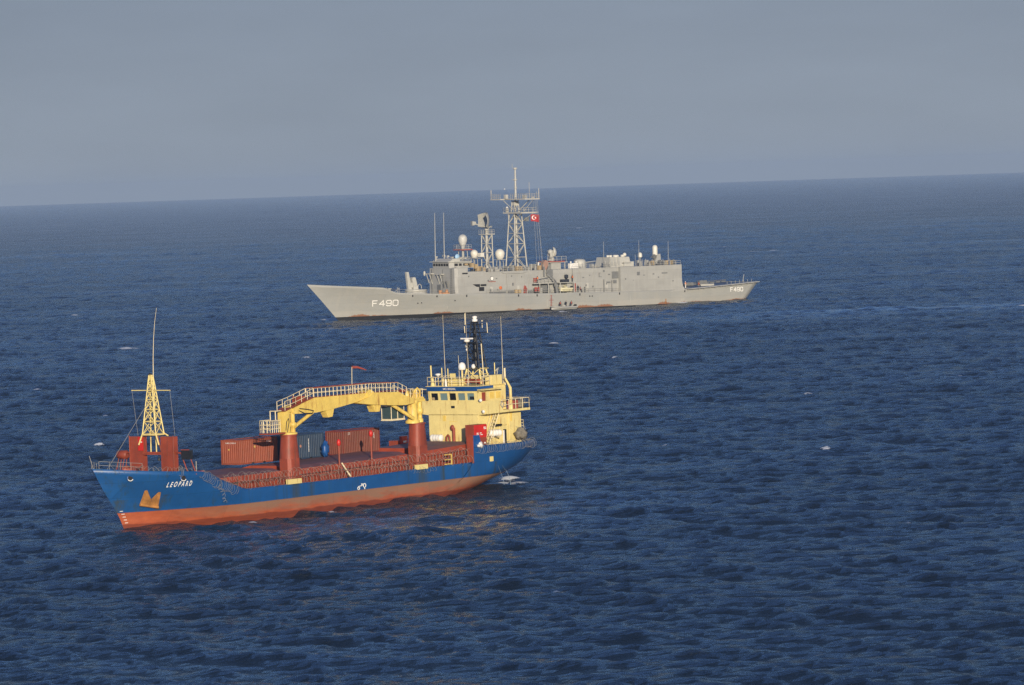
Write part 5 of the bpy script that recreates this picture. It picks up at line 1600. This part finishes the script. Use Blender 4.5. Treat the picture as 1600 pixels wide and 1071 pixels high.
    for sx in (1, -1):
        for sy in (1, -1):
            t2.bar(L3(sx, sy, 24.9), L3(sx, sy, 28.1), .12, 5); t2.bar(L3(sx, sy, 24.9), L3(-sx, sy, 28.1), .07, 4)
    t2.bar((mx, 1.0, 25.0), (mx - 1.2, 4.2, 27.9), .11, 5); t2.bar((mx - .6, 2.5, 25.0), (mx - 1.2, 5.8, 27.9), .08, 5); t2.bar((mx, -1, 25.6), (mx + 1.2, -3.2, 27.9), .09, 5)
    t2.box(mx - .6, mx + .6, -.6, .6, 26.6, 27.8)
    t2.build('upper_lattice', MASTG, mo)
    p2 = MB(); p2.box(4.8, 9.6, 1.0, 7.1, 28.05, 28.35); p2.box(4.8, 9.6, -7.1, -3.0, 28.05, 28.35); p2.box(6.2, 8.2, -3.0, 1.0, 28.1, 28.3)
    p2.box(mx - .3, mx + .3, 3.4, 4.4, 28.35, 29.3); p2.box(mx + .6, mx + 1.4, -2.8, -2.0, 28.35, 29.4); p2.box(5.0, 5.6, 4.6, 5.2, 28.35, 28.7)
    p2.bar((9.4, -7.0, 28.3), (9.4, -7.0, 30.6), .12, 5); p2.bar((5.0, 7.0, 28.3), (5.0, 7.0, 30.8), .11, 5); p2.bar((5.4, 6.6, 28.3), (5.4, 6.6, 30.0), .06, 5); p2.bar((4.6, 2.6, 28.3), (4.6, 2.6, 32.4), .06, 5)
    p2.build('yard_platform', MASTG, mo)
    MB().rail([(9.5, -6.8, 28.35), (9.5, -3.1, 28.35)], 1.2, .045, 3, .8).rail([(9.5, 1.1, 28.35), (9.5, 7.0, 28.35), (4.9, 7.0, 28.35)], 1.2, .045, 3, .8).build('platform_rail', MASTG, mo)
    tp = MB(); tp.bar((mx - .4, -.2, 28.2), (mx - .4, -.2, 36.2), .30, 8, .2); tp.lathe((mx - .4, -.2, 35.6), [(.2, 0), (.5, .2), (.55, .5), (.2, .6)], 10); tp.lathe((mx - .4, -.2, 32.9), [(.25, 0), (.45, .1), (.45, .4), (.25, .5)], 10)
    tp.lathe((mx - .4, -.2, 30.9), [(.27, 0), (.36, .05), (.36, .35), (.27, .4)], 8); tp.bar((mx + .5, -.4, 33.1), (mx - .4, -.2, 33.1), .06, 4); tp.bar((mx + .2, -.6, 36.0), (mx + .2, -.6, 37.2), .05, 4)
    tp.build('pole_mast', GREYL, mo)
    MB().ball((8.9, -2.0, 30.8), .16, 8).ball((8.65, -1.5, 26.1), .3, 8).build('mast_lamp', WHITE, mo)
    MB().box(4.6, 5.6, 1.5, 2.2, 22.6, 23.6).build('mast_sensor', GREYD, mo)
    hl = MB()
    for x, y, x2, y2 in ((5.2, 6.6, 3.0, 5.2), (5.2, 5.6, 3.4, 4.9), (5.2, 6.0, 2.4, 5.0), (5.2, 4.9, 4.2, 4.6)): hl.bar((x, y, 28.0), (x2, y2, 10.4), .025, 4)
    hl.build('signal_halyard', MASTG, mo)
    # --- fire control director midships
    dd = MB(); dd.box(-2.5, -5.6, -1.8, 1.8, 10.25, 11.9)
    for x in (-1.2, -6.6):
        for y in (-2.2, 2.2): dd.bar((x, y, 10.25), (x, y, 12.0), .12, 5)
    dd.box(-.8, -7.4, -2.4, 2.4, 11.9, 12.05)
    do = dd.build('director_house', GREY, ship)
    MB().box(-1.4, -6.4, -2.0, 2.5, 12.06, 12.3).build('red_safety_ring', REDN, do)
    MB().rail([(-1.0, 2.3, 12.05), (-7.0, 2.3, 12.05)], 1.4, .05, 2, 1.5).build('platform_rail', MASTG, do)
    di = MB(); di.lathe((-4.0, 0, 12.3), [(.85, 0), (.75, .9), (.6, 1.0), (.6, 1.5)], 12); di.box(-3.4, -4.6, -.8, .8, 13.6, 15.0)
    di.ball((-3.5, .3, 14.6), .7, 10); di.bar((-3.2, .9, 13.0), (-3.2, .9, 14.4), .3, 8)
    di.build('fire_control_director', GREYL, do)
    MB().lathe((-4.7, 0, 14.6), [(1.15, 0), (1.28, .1), (1.2, .35), (.8, .65), (.3, .8), (.02, .82)], 18, (-.8, .5, .15)).build('director_dish', GREYL, do)
    # --- gun mount
    gn = MB(); gn.lathe((-13.1, 0, 10.25), [(1.75, 0), (1.75, .25), (1.55, .3), (1.62, 1.2), (1.55, 1.8), (1.3, 2.15), (.8, 2.3), (.02, 2.34)], 20)
    go = gn.build('gun_mount', GREYL, ship)
    MB().bar((-13.9, 0.6, 11.6), (-17.6, .9, 11.9), .14, 8, .1).build('gun_barrel', GREY, go)
    # --- funnel block
    fu = MB(); fu.loft([(-20.4, -3.0, 10.25), (-20.4, 3.0, 10.25), (-27.6, 3.0, 10.25), (-27.6, -3.0, 10.25)], [(-20.9, -2.7, 12.75), (-20.9, 2.7, 12.75), (-27.2, 2.7, 12.75), (-27.2, -2.7, 12.75)])
    fu.box(-25.0, -28.2, 2.2, 3.3, 10.25, 11.5)
    fo = fu.build('funnel', GREYL, ship)
    lv_ = MB()
    for x in (-20.9, -22.0, -23.1): lv_.loft([(x, 3.02, 10.6), (x - .75, 3.02, 10.6), (x - .75, 2.8, 12.5), (x, 2.8, 12.5)], [(x, 3.08, 10.6), (x - .75, 3.08, 10.6), (x - .75, 2.86, 12.5), (x, 2.86, 12.5)])
    lv_.build('funnel_louvre', GREY, fo)
    cp = MB()
    for x, r in ((-21.4, .35), (-22.3, .4), (-24.0, .8), (-26.2, .5)): cp.lathe((x, 1.2, 12.75), [(r, 0), (r, .5), (r * .7, .55), (r * .7, .2)], 12)
    cp.ball((-26.6, 1.6, 13.3), .5, 10)
    cp.build('exhaust_uptake', RADOME, fo)
    MB().box(-24.6, -27.3, 2.9, 3.35, 11.1, 11.25).box(-21, -27, -2.6, 2.6, 12.76, 12.8).build('soot_plate', GREYD, fo)
    # --- roof gear aft: small dome, close-in gun, whips, lockers
    ds = MB().bar((-33.0, 0, 10.3), (-33.0, 0, 12.5), .12, 6).lathe((-33.0, 0, 12.3), [(.3, 0), (.5, .15), (.5, .2)], 10).build('dome_post', GREY, ship)
    MB().lathe((-33.0, 0, 12.5), [(.56, 0), (.58, .5), (.5, .9), (.25, 1.15), (.02, 1.2)], 14).build('small_radome', RADOME, ds)
    cw = MB(); cw.box(-36.8, -39.4, -1.1, 1.1, 10.35, 11.4); cw.loft([(-37.4, -.9, 11.4), (-37.4, .9, 11.4), (-39.2, .9, 11.4), (-39.2, -.9, 11.4)], [(-38.4, -.6, 13.0), (-38.4, .6, 13.0), (-39.3, .6, 13.2), (-39.3, -.6, 13.2)])
    co_ = cw.build('close_in_gun', GREY, ship)
    MB().bar((-38.0, 0, 11.7), (-37.2, .4, 12.9), .5, 8).bar((-37.8, .2, 12.2), (-36.2, .5, 12.4), .14, 6).build('gun_barrel', GREYD, co_)
    MB().lathe((-38.0, 0, 12.85), [(.66, 0), (.68, .1), (.68, 1.9), (.6, 2.3), (.35, 2.55), (.02, 2.62)], 16).build('gun_radome', RADOME, co_)
    wp = MB()
    wp.bar((-20.2, 1.0, 10.3), (-20.3, 1.0, 16.8), .07, 5, .03); wp.bar((-32.2, .5, 10.3), (-32.3, .5, 16.8), .07, 5, .03); wp.bar((-43.8 + 3.0, 1.9, 10.3), (-43.9 + 3.0, 1.9, 16.5), .07, 5, .03); wp.bar((-31.0, .5, 10.3), (-31.0, .5, 13.2), .05, 5, .03)
    wp.build('whip_antenna', MASTG, ship)
    cl = MB(); rr = random.Random(9)
    for x in np.arange(21, -41, -1.15):
        if -.5 > x > -8 or -11.0 > x > -15.5 or -20 > x > -29: continue
        y = rr.uniform(.5, 4.6); w = rr.uniform(.25, .6); h_ = rr.uniform(.5, 1.5)
        cl.box(x, x - w * 1.4, y - w, y + w, 10.26, 10.26 + h_)
        if rr.random() < .5: cl.bar((x, 5.0, 10.2), (x, 5.0, 10.2 + rr.uniform(.9, 2.0)), .07, 5)
    cl.build('roof_locker', GREY, ship)
    cl = MB()
    for k in range(26):
        x = rr.uniform(-29.5, -41) if k % 2 else rr.uniform(10, 23); y = rr.uniform(1, 5)
        cl.box(x, x - rr.uniform(.2, .5), y, y + .4, 10.3, 10.3 + rr.uniform(.5, 1.4))
    cl.build('dark_roof_gear', GREYD, ship)
    cl = MB()
    for x, y, z in ((23.2, 4.2, 10.6), (22.2, 4.3, 10.6), (20.8, 3.6, 10.3), (10.9, 4.4, 10.3), (9.6, 4.2, 10.3), (4.0, 4.6, 10.3), (-33.3, 4.0, 10.4), (-37.8, 4.2, 10.4), (-39.6, 4.4, 10.4), (25.5, 5.0, 11.55), (24.2, 4.8, 11.2)):
        cl.box(x, x - .8, y - .4, y + .4, z, z + 1.1)
    cl.build('canvas_bundle', KHAKI, ship)
    MB().ball((3.7, 4.6, 12.0), .22, 8).bar((3.7, 4.6, 10.3), (3.7, 4.6, 11.9), .12, 6).ball((-7.5, 3.5, 11.9), .25, 8).ball((-9.2, 3.5, 11.9), .25, 8).box(-7.0, -9.6, 3.0, 3.9, 10.3, 11.6).build('white_light_drum', WHITE, ship)
    MB().box(2.2, .8, 3.6, 4.8, 10.25, 12.2).prism([(2.3, 12.2), (1.5, 12.7), (.7, 12.2)], 3.6, 4.8).build('rust_red_locker', paint('faded_red_grey', (.33, .2, .15)), ship)
    r = MB()
    for pts in ([(22.0, 5.75, 10.25), (7.0, 5.75, 10.25)], [(-6.3, 5.75, 10.25), (-20.9, 5.75, 10.25)], [(-29, 6.6, 10.32), (-41.1, 6.6, 10.38)], [(-41.1, 6.6, 10.38), (-41.1, -6.6, 10.38)], [(22, -5.75, 10.25), (-40, -5.75, 10.3)]):
        r.rail(pts, 1.0, .04, 2, 1.8)
    r.build('roof_rail', MASTG, ship)
    # --- weather deck rails
    r = MB()
    def deck(x): return (x, H.hb(x, H.ztop(x)) - .15, H.ztop(x))
    for a_, b_ in ((50.0, 31.5), (21.8, -20.6)):
        n = int((a_ - b_) / 2); r.rail([deck(x) for x in np.linspace(a_, b_, n + 1)], 1.0, .032, 2, 2.0)
    r.build('deck_rail', MASTG, ship)
    # --- missile launcher forward
    ml = MB().lathe((38.9, 0, 5.3), [(2.75, 0), (2.75, .55), (2.55, .6), (2.55, .68), (2.72, .72), (2.72, 1.15), (.5, 1.2)], 26)
    mlo = ml.build('missile_launcher', GREYL, ship)
    ar = MB(); ar.prism([(41.4, 6.4), (41.9, 10.85), (41.2, 10.85), (40.3, 6.4)], -.32, .32)
    ar.prism([(39.9, 6.4), (40.4, 9.2), (39.9, 9.55), (39.3, 9.4), (38.5, 6.4)], -.6, .6)
    ar.box(40.6, 39.9, -.4, .4, 7.0, 8.2); ar.path([(37.9 + .55 * cos(t_), .3, 7.0 + .75 * sin(t_)) for t_ in np.linspace(-.6, 3.6, 10)], .09, 5)
    ar.build('launcher_arm', GREYL, mlo)
    bp_ = MB()
    for x, y in ((47.4, 4.6), (44.6, 4.9), (46.0, 2.0), (48.6, 1.0)): bp_.bar((x, y, 5.7), (x, y, 7.2), .07, 5)
    bp_.bar((49.0, 4.0, 5.8), (47.4, 4.6, 7.0), .06, 4); bp_.lathe((47.0, 0, 5.8), [(.4, 0), (.4, .9), (.6, 1.0), (.6, 1.2)], 10)
    bp_.build('deck_stanchion', GREYL, ship)
    # --- midships platform, davit and deck gear
    pf = MB(); pf.box(7.0, .6, 5.4, 6.75, 6.82, 6.98); pf.box(-1.2, -6.1, 5.4, 6.75, 6.8, 6.96)
    for x in (5.0, 2.3, -1.5, -6.0): pf.bar((x, 6.6, 4.3), (x, 6.6, 6.85), .11, 5)
    pfo = pf.build('boat_deck_platform', GREYL, ship)
    MB().rail([(6.9, 6.7, 6.98), (.7, 6.7, 6.98)], 1.0, .04, 2, 1.2).build('platform_rail', MASTG, pfo)
    dv = MB(); dv.path([(1.9, 5.7, 9.1), (1.2, 6.2, 8.3), (.3, 6.6, 7.2), (-.1, 6.75, 6.0), (-.3, 6.75, 4.4)], .24, 7); dv.path([(.6, 5.7, 8.6), (-.3, 6.4, 7.4), (-.6, 6.7, 6.2), (-.7, 6.7, 4.4)], .12, 6)
    dv.bar((2.9, 5.8, 8.6), (2.9, 5.7, 11.1), .24, 8); dv.bar((2.2, 5.8, 9.4), (1.4, 5.8, 11.2), .18, 6); dv.bar((5.0, 6.5, 8.0), (2.0, 6.5, 8.35), .09, 5)
    dv.box(2.0, .2, 5.4, 5.9, 8.6, 10.3)
    dv.build('boat_davit', GREYD, ship)
    tb = MB()
    for k in range(3): tb.bar((5.0 - k * .1, 4.9 + .35 * k, 4.75 + .35 * (k % 2)), (1.2, 4.9 + .35 * k, 4.75 + .35 * (k % 2)), .26, 8)
    tb.box(3.6, 1.0, 4.6, 5.4, 5.4, 6.4)
    tb.build('torpedo_tubes', GREYD, ship)
    MB().box(-4.6, -6.1, 4.4, 5.4, 4.2, 6.7).box(4.4, 3.9, 5.5, 6.2, 4.4, 5.8).box(1.6, 1.3, 5.8, 6.2, 4.4, 5.6).build('bay_locker', GREY, ship)
    g = MB().lathe((-4.0, 6.0, 7.0), [(.3, 0), (.25, .9), (.5, 1.1), (.5, 1.8), (.1, 1.9)], 8).box(-2.2, -4.6, 5.7, 6.4, 7.0, 7.7).build('machine_gun_mount', NAVYC, ship)
    hc = MB()
    for x in (12.2, 11.2): hc.lathe((x, 6.2, 4.7), [(.45, 0), (.5, .2), (.5, .8), (.4, .95)], 10)
    hc.build('hose_reel', KHAKI, ship)
    rv = MB()
    for x, y, z in ((9.45, 5.98, 4.9), (9.45, 5.98, 5.6), (9.3, 5.98, 6.2)): rv.ball((x, y, z), .38, 8, (1, .5, 1))
    for x in (6.0, 5.0): rv.box(x + .3, x - .4, 6.0, 6.2, 4.9, 6.0)
    rv.box(-6.4, -6.9, 5.92, 6.15, 4.5, 6.6); rv.box(6.2, 5.0, 5.5, 5.8, 7.2, 8.3)
    rv.build('life_vest_rack', REDN, ship)
    dg = MB(); dg.box(20.5, 15.6, 6.0, 6.3, 4.9, 5.3); dg.box(14.8, 13.0, 6.1, 6.4, 4.8, 5.4); dg.box(-9.6, -9.9, 6.0, 6.3, 4.1, 5.6); dg.bar((-16.0, 6.1, 4.1), (-16.0, 6.1, 7.3), .16, 5); dg.bar((-18.6, 6.1, 4.1), (-18.6, 6.1, 7.0), .1, 5); dg.box(-16.9, -18.2, 5.92, 6.1, 6.3, 6.7); dg.box(-19.2, -20.2, 5.92, 6.1, 6.2, 7.0); dg.box(8.3, 7.0, 5.9, 6.3, 4.4, 5.2)
    dg.build('deck_gear', GREYD, ship)
    # --- flight deck nets and lights
    nt_ = MB()
    def fl(x): return Vector((x, H.hb(x, 4.9), H.ztop(x) + .03))
    xs_ = list(np.arange(-42.6, -67.4, -1.9))
    for xa, xb in zip(xs_[:-1], xs_[1:]):
        a, b = fl(xa), fl(xb); o_ = Vector((0, 1.05, -.12))
        nt_.loft([a, a + Vector((0, 0, .14)), a + o_ + Vector((0, 0, .14)), a + o_], [b + Vector((.07, 0, 0)), b + Vector((.07, 0, .14)), b + o_ + Vector((.07, 0, .14)), b + o_ + Vector((.07, 0, 0))])
        nt_.bar(a + o_ * .5 - Vector((0, 0, .35)), a + o_, .05, 4); nt_.bar(a + o_ + Vector((0, 0, .08)), b + o_ + Vector((0, 0, .08)), .10, 5)
    nt_.build('flight_deck_net', GREYL, ship)
    nt_ = MB()
    for xa, xb in zip(xs_[:-1], xs_[1:]):
        a, b = fl(xa), fl(xb); a.y *= -1; b.y *= -1
        nt_.bar(a + Vector((0, -.8, .45)), b + Vector((0, -.8, .45)), .09, 4); nt_.bar(a, a + Vector((0, -.8, .45)), .06, 4)
        nt_.box(xa - .2, xb + .35, -a.y * -1 - .5, -a.y * -1 - .2, a.z + .02, a.z + .30)
    nt_.box(-52.0, -54.5, -5.4, -4.6, 4.5, 5.3); nt_.box(-56.5, -59.0, -5.3, -4.5, 4.75, 5.7)
    nt_.build('far_deck_net', GREYD, ship)
    hp = MB(); hp.box(-44.6, -66.5, -.2, .2, 4.2, 4.24)
    for x in np.arange(-58, -67, -1.4): hp.bar((x, 4.9, H.ztop(x)), (x, 4.9, H.ztop(x) + .8), .05, 4)
    hp.bar((-67.3, .2, 5.1), (-67.8, .2, 7.0), .06, 5); hp.box(-51, -55.5, 1.4, 2.6, 4.45, 4.95)
    hp.build('stern_fitting', GREYL, ship)
    return ship

# ------------------------------------------------------------------ people and boats by the frigate
def person(M, label, cloth, vest, pose='stand'):
    t = thing('person', M, label, 'person', 'sailors by the frigate')
    J = dict(pel=(0, 0, .95), chest=(0, 0, 1.32), neck=(0, 0, 1.50), head=(.02, 0, 1.64), crown=(.02, 0, 1.76))
    for s, n in ((1, 'l'), (-1, 'r')):
        J['hip' + n] = (0, s * .10, .90)
        J['sh' + n] = (0, s * .19, 1.42)
        if pose == 'sit':
            J['kn' + n] = (.40, s * .14, .88); J['an' + n] = (.42, s * .14, .46); J['to' + n] = (.58, s * .14, .42)
            J['el' + n] = (.12, s * .26, 1.16); J['wr' + n] = (.34, s * .18, 1.02); J['ha' + n] = (.44, s * .15, 1.0)
        else:
            J['kn' + n] = (.03, s * .11, .50); J['an' + n] = (0, s * .12, .09); J['to' + n] = (.17, s * .13, .04)
            if pose == 'point' and s == 1:
                J['el' + n] = (-.06, .48, 1.36); J['wr' + n] = (-.08, .74, 1.34); J['ha' + n] = (-.08, .88, 1.33)
            else:
                J['el' + n] = (-.02, s * .27, 1.15); J['wr' + n] = (.10, s * .28, .92); J['ha' + n] = (.14, s * .27, .82)
    R = dict(pel=.15, chest=.16, neck=.065, head=.10, crown=.07)
    for n in 'lr': R.update({'hip' + n: .10, 'kn' + n: .068, 'an' + n: .05, 'to' + n: .045, 'sh' + n: .075, 'el' + n: .05, 'wr' + n: .036, 'ha' + n: .04})
    E_ = [('pel', 'chest'), ('chest', 'neck'), ('neck', 'head'), ('head', 'crown')]
    for n in 'lr': E_ += [('pel', 'hip' + n), ('hip' + n, 'kn' + n), ('kn' + n, 'an' + n), ('an' + n, 'to' + n), ('chest', 'sh' + n), ('sh' + n, 'el' + n), ('el' + n, 'wr' + n), ('wr' + n, 'ha' + n)]
    ks = list(J); dz = -.42 if pose == 'sit' else 0
    me = bpy.data.meshes.new('body')
    me.from_pydata([(J[k][0], J[k][1], J[k][2] + dz) for k in ks], [(ks.index(a), ks.index(b)) for a, b in E_], [])
    o = bpy.data.objects.new('body', me); col.objects.link(o)
    o.modifiers.new('skin', 'SKIN'); ss = o.modifiers.new('smooth', 'SUBSURF'); ss.levels = ss.render_levels = 1
    for v, k in zip(me.skin_vertices[0].data, ks): v.radius = (R[k], R[k]); v.use_root = (k == 'pel')
    dg = bpy.context.evaluated_depsgraph_get(); dg.update()
    m2 = bpy.data.meshes.new_from_object(o.evaluated_get(dg))
    bpy.data.objects.remove(o); bpy.data.meshes.remove(me)
    m2.name = 'body'
    m2.materials.clear(); m2.materials.append(cloth); m2.materials.append(SKIN)
    for p in m2.polygons:
        p.use_smooth = True
        z = p.center.z - dz; wr = min((Vector(J['ha' + n]) + Vector((0, 0, dz)) - p.center).length for n in 'lr')
        p.material_index = 1 if z > 1.5 or wr < .11 else 0
    b = bpy.data.objects.new('body', m2); col.objects.link(b); b.parent = t
    MB().lathe((0.0, 0, 1.66 + dz), [(.115, 0), (.118, .05), (.09, .13), (.02, .15)], 10).build('cap', cloth, t)
    if vest:
        MB().lathe((0, 0, 1.02 + dz), [(.17, 0), (.21, .05), (.225, .3), (.19, .45), (.09, .5)], 10).build('vest', vest, t)
    return t

def rhib(M, L, W, hullm, label, console):
    t = thing('inflatable_boat', M, label, 'boat', 'rigid inflatable boats of the frigate')
    h = MB()
    st = []
    for k in range(11):
        u = k / 10; x = L * (.5 - u); w = W * .5 * (1 - max(0, (.32 - u) / .32) ** 2)
        st.append([(x, -w, .55), (x, -w * .75, .05), (x, 0, -.25 + .35 * max(0, (.25 - u) / .25)), (x, w * .75, .05), (x, w, .55), (x, w * .6, .35), (x, -w * .6, .35)])
    for a, b in zip(st[:-1], st[1:]): h.loft(a, b, False, False)
    h.add(st[-1], [tuple(range(7))]); h.add(st[0], [tuple(range(7))[::-1]])
    h.build('hull', hullm, t)
    tb = MB(); pts = []
    for s in (1, -1):
        q = []
        for k in range(11):
            u = k / 10; x = L * (.5 - u); w = W * .5 * (1 - max(0, (.32 - u) / .32) ** 2)
            q.append((x, s * w, .58 + .22 * max(0, (.3 - u) / .3)))
        pts = pts + q[::-1] if s == 1 else pts + q[1:]
    tb.path(pts, .24, 8).build('tube', hullm, t)
    c = MB(); c.box(-.5, .2, -.4, .4, .3, 1.1); c.box(-1.3, -.9, -.5, .5, .3, .75); c.add([(.2, -.4, 1.1), (.2, .4, 1.1), (.0, .4, 1.5), (.0, -.4, 1.5), (.22, -.4, 1.1), (.22, .4, 1.1), (.02, .4, 1.5), (.02, -.4, 1.5)], [(0, 1, 2, 3), (4, 7, 6, 5)])
    c.build('console', console, t)
    MB().box(-L * .5 - .1, -L * .5 - .5, -.3, .3, .2, 1.2).box(-L * .5 + .3, -L * .5 + .7, -.6, .6, .35, .7).build('outboard_engine', BLACK, t)
    return t

def build_frigate_loose():
    P = lambda x, y, z, rz=0: FRIG_M @ Matrix.Translation((x, y, z)) @ Matrix.Rotation(rz, 4, 'Z')
    PALEB = paint('boat_cream', (.62, .58, .38), .5, .06)
    rhib(P(-3.5, 6.0, 4.75, 0), 3.7, 1.5, PALEB, 'cream inflatable boat stowed on the frigate deck under the platform', PALEB)
    wh = wave_at
    bm = P(-.9, 8.3, 0)
    bm.translation.z = 0.12
    rhib(bm, 7.4, 2.3, GREY, 'grey inflatable boat with black engine alongside the frigate at the waterline', GREYL)
    person(P(-5.85, 6.15, 6.97, radians(-60)), 'person in orange top pointing aft from the raised midships platform', NAVYC, ORANGE, 'point')
    person(P(-7.5, 6.2, 4.35, radians(60)), 'person in dark clothes standing at the deck rail beside the red vest rack', NAVYC, None, 'stand')
    person(P(-8.4, 6.0, 4.35, radians(110)), 'person in dark clothes and red vest behind two others at the rail', NAVYC, REDN, 'sit')
    person(P(-44.5, 4.2, 4.1, radians(120)), 'person in orange and white at the hangar corner of the flight deck', WHITE, ORANGE, 'stand')
    person(P(-48.8, 4.4, 4.3, radians(120)), 'person in orange crouching beside the flight deck net', NAVYC, ORANGE, 'sit')
    person(P(5.4, 6.2, 6.98, radians(90)), 'person in orange vest at the forward end of the midships platform', NAVYC, ORANGE, 'stand')
    person(P(9.2, 6.35, 4.5, radians(80)), 'person in red overalls standing by the deckhouse wall', REDN, REDN, 'stand')
    person(P(-1.9, 8.3, .55, radians(160)), 'person in black standing in the middle of the grey inflatable boat', NAVYC, NAVYC, 'stand')
    person(P(-.2, 8.2, .95, radians(20)), 'person in red vest seated forward in the grey inflatable boat', NAVYC, REDN, 'sit')
    person(P(-3.6, 8.4, .95, radians(20)), 'person in red vest seated at the stern of the grey inflatable boat', NAVYC, REDN, 'sit')
    # ensign on the halyard
    n, m = 14, 9
    fd = (FRIG_M.to_3x3().inverted() @ Vector((1, -.12, -.03))).normalized()
    nr = (FRIG_M.to_3x3().inverted() @ Vector((0, -1, 0))).normalized()
    up = Vector((0, 0, 1)); org = Vector((5.8, 4.5, 22.6)); W_, H_ = 2.15, 1.7
    def S(u, v): return org + fd * (W_ * u) + up * (H_ * v - .18 * u * (1 - v) + .05 * sin(5 * u)) + nr * (.10 * sin(u * 7 + v) * u)
    fl = MB()
    for side in (0.0, .012):
        fl.add([S(i / n, j / m) - nr * side for i in range(n + 1) for j in range(m + 1)], [(i * (m + 1) + j, (i + 1) * (m + 1) + j, (i + 1) * (m + 1) + j + 1, i * (m + 1) + j + 1) for i in range(n) for j in range(m)], True)
    t = thing('flag', FRIG_M, 'red flag with white crescent and star flying below the frigate mast platform', 'flag')
    fl.build('cloth', paint('flag_red', (.33, .012, .016), .7, .04), t)
    cm = MB()
    def disc(cx, cy, pts, off): return [S(cx + a / W_, cy + b / H_) + nr * off for a, b in pts]
    A = np.linspace(.62, 2 * pi - .62, 22)
    outer = [(.50 * cos(a), .50 * sin(a)) for a in A]
    th = np.linspace(.78, 2 * pi - .78, 22); inner = [(.13 + .40 * cos(a), .40 * sin(a)) for a in th]
    vo = disc(.36, .52, outer, .03) + disc(.36, .52, inner, .03)
    cm.add(vo, [(i, i + 1, 22 + i + 1, 22 + i) for i in range(21)])
    cm.build('crescent', LETTER, t)
    sp = []
    for k in range(10):
        r_ = .26 if k % 2 == 0 else .105; a = pi + k * pi / 5
        sp.append((.44 + r_ * cos(a), r_ * sin(a)))
    v5 = disc(.36, .52, [(.44, 0)] + sp, .03)
    MB().add(v5, [(0, 1 + k, 1 + (k + 1) % 10) for k in range(10)]).build('star', LETTER, t)

wave_at = None

# ------------------------------------------------------------------ haze: the air over the sea
def build_haze():
    bm = bmesh.new(); bmesh.ops.create_cube(bm, size=1)
    bmesh.ops.scale(bm, verts=bm.verts, vec=(36000, 36000, 75))
    bmesh.ops.translate(bm, verts=bm.verts, vec=(0, 0, 33.5))
    me = bpy.data.meshes.new('haze'); bm.to_mesh(me); bm.free()
    ob = bpy.data.objects.new('haze', me); col.objects.link(ob)
    tag(ob, 'thin grey blue sea haze fading the horizon', None, None, 'stuff')
    m = bpy.data.materials.new('haze'); m.use_nodes = True
    nt = m.node_tree; nt.nodes.clear()
    v = nt.nodes.new('ShaderNodeVolumePrincipled')
    v.inputs['Color'].default_value = (0.51, 0.67, 0.90, 1)
    v.inputs['Density'].default_value = 0.00006
    o = nt.nodes.new('ShaderNodeOutputMaterial')
    nt.links.new(v.outputs[0], o.inputs['Volume'])
    me.materials.append(m)
FOAM += [(-81.6, 992.2, 3.24, 8.99, 0.0), (-90.4, 983.3, 2.06, 1.86, 0), (-119.4, 1275.0, 1.49, 1.34, 0), (101.0, 1942.2, 4.98, 4.48, 0.0), (110.2, 1939.7, 3.62, 3.25, 0), (43.5, 690.0, 1.29, 1.16, 0.0), (36.8, 553.4, 0.77, 0.7, 0.0), (119.3, 1089.8, 2.29, 2.06, 0), (8.4, 937.9, 1.31, 1.18, 0), (15.6, 909.6, 1.27, 1.14, 0), (-101.4, 1706.8, 1.99, 1.79, 0), (96.5, 2103.1, 2.45, 2.21, 0), (144.7, 1654.3, 1.54, 1.39, 0), (141.0, 2122.2, 1.98, 1.78, 0), (-238.4, 4011.0, 3.74, 3.36, 0), (553.8, 6148.3, 10.03, 9.03, 0), (-225.1, 3539.5, 3.3, 2.97, 0), (-45.0, 1157.0, 2.7, 2.43, 0.0), (-42.2, 1084.1, 1.77, 1.59, 0), (-54.6, 612.1, 0.86, 0.77, 0.0), (-60.8, 694.6, 0.81, 0.73, 0), (-39.1, 1124.6, 1.83, 1.65, 0), (46.9, 3084.4, 3.59, 3.23, 0), (77.8, 1011.2, 1.18, 1.06, 0), (34.0, 817.0, 0.76, 0.69, 0), (18.6, 851.1, 0.79, 0.71, 0), (-0.5, 512.4, 1.79, 2.16, 0.0), (-1.5, 509.6, 0.95, 0.85, 0), (-23.7, 489.8, 0.46, 0.41, 0), (44.0, 1202.0, 2.52, 2.27, 0.0), (12.9, 1151.0, 1.88, 1.69, 0), (-20.8, 1090.0, 1.02, 0.91, 0), (-28.9, 373.7, 0.26, 0.34, 0), (29.3, 403.8, 0.28, 0.34, 0), (13.3, 383.9, 0.36, 0.34, 0), (2.8, 369.9, 0.52, 0.47, 0), (-26.3, 463.3, 0.76, 0.49, 0), (-18.8, 473.3, 0.66, 0.51, 0), (-11.4, 492.7, 0.92, 0.55, 0), (-6.0, 501.3, 0.82, 0.57, 0), (0.5, 506.4, 1.65, 0.7, 0), (18.2, 565.5, 0.53, 0.47, 0), (69.7, 727.8, 0.85, 0.76, 0), (36.1, 430.9, 0.5, 0.45, 0), (-6.0, 388.3, 0.27, 0.34, 0), (-39.7, 901.9, 1.05, 0.95, 0), (-80.9, 794.4, 0.93, 0.83, 0), (151.4, 1485.8, 1.73, 1.56, 0)]

build_sea()
build_cargo_ship()
build_cargo_loose()
build_frigate()
build_frigate_loose()
build_haze()
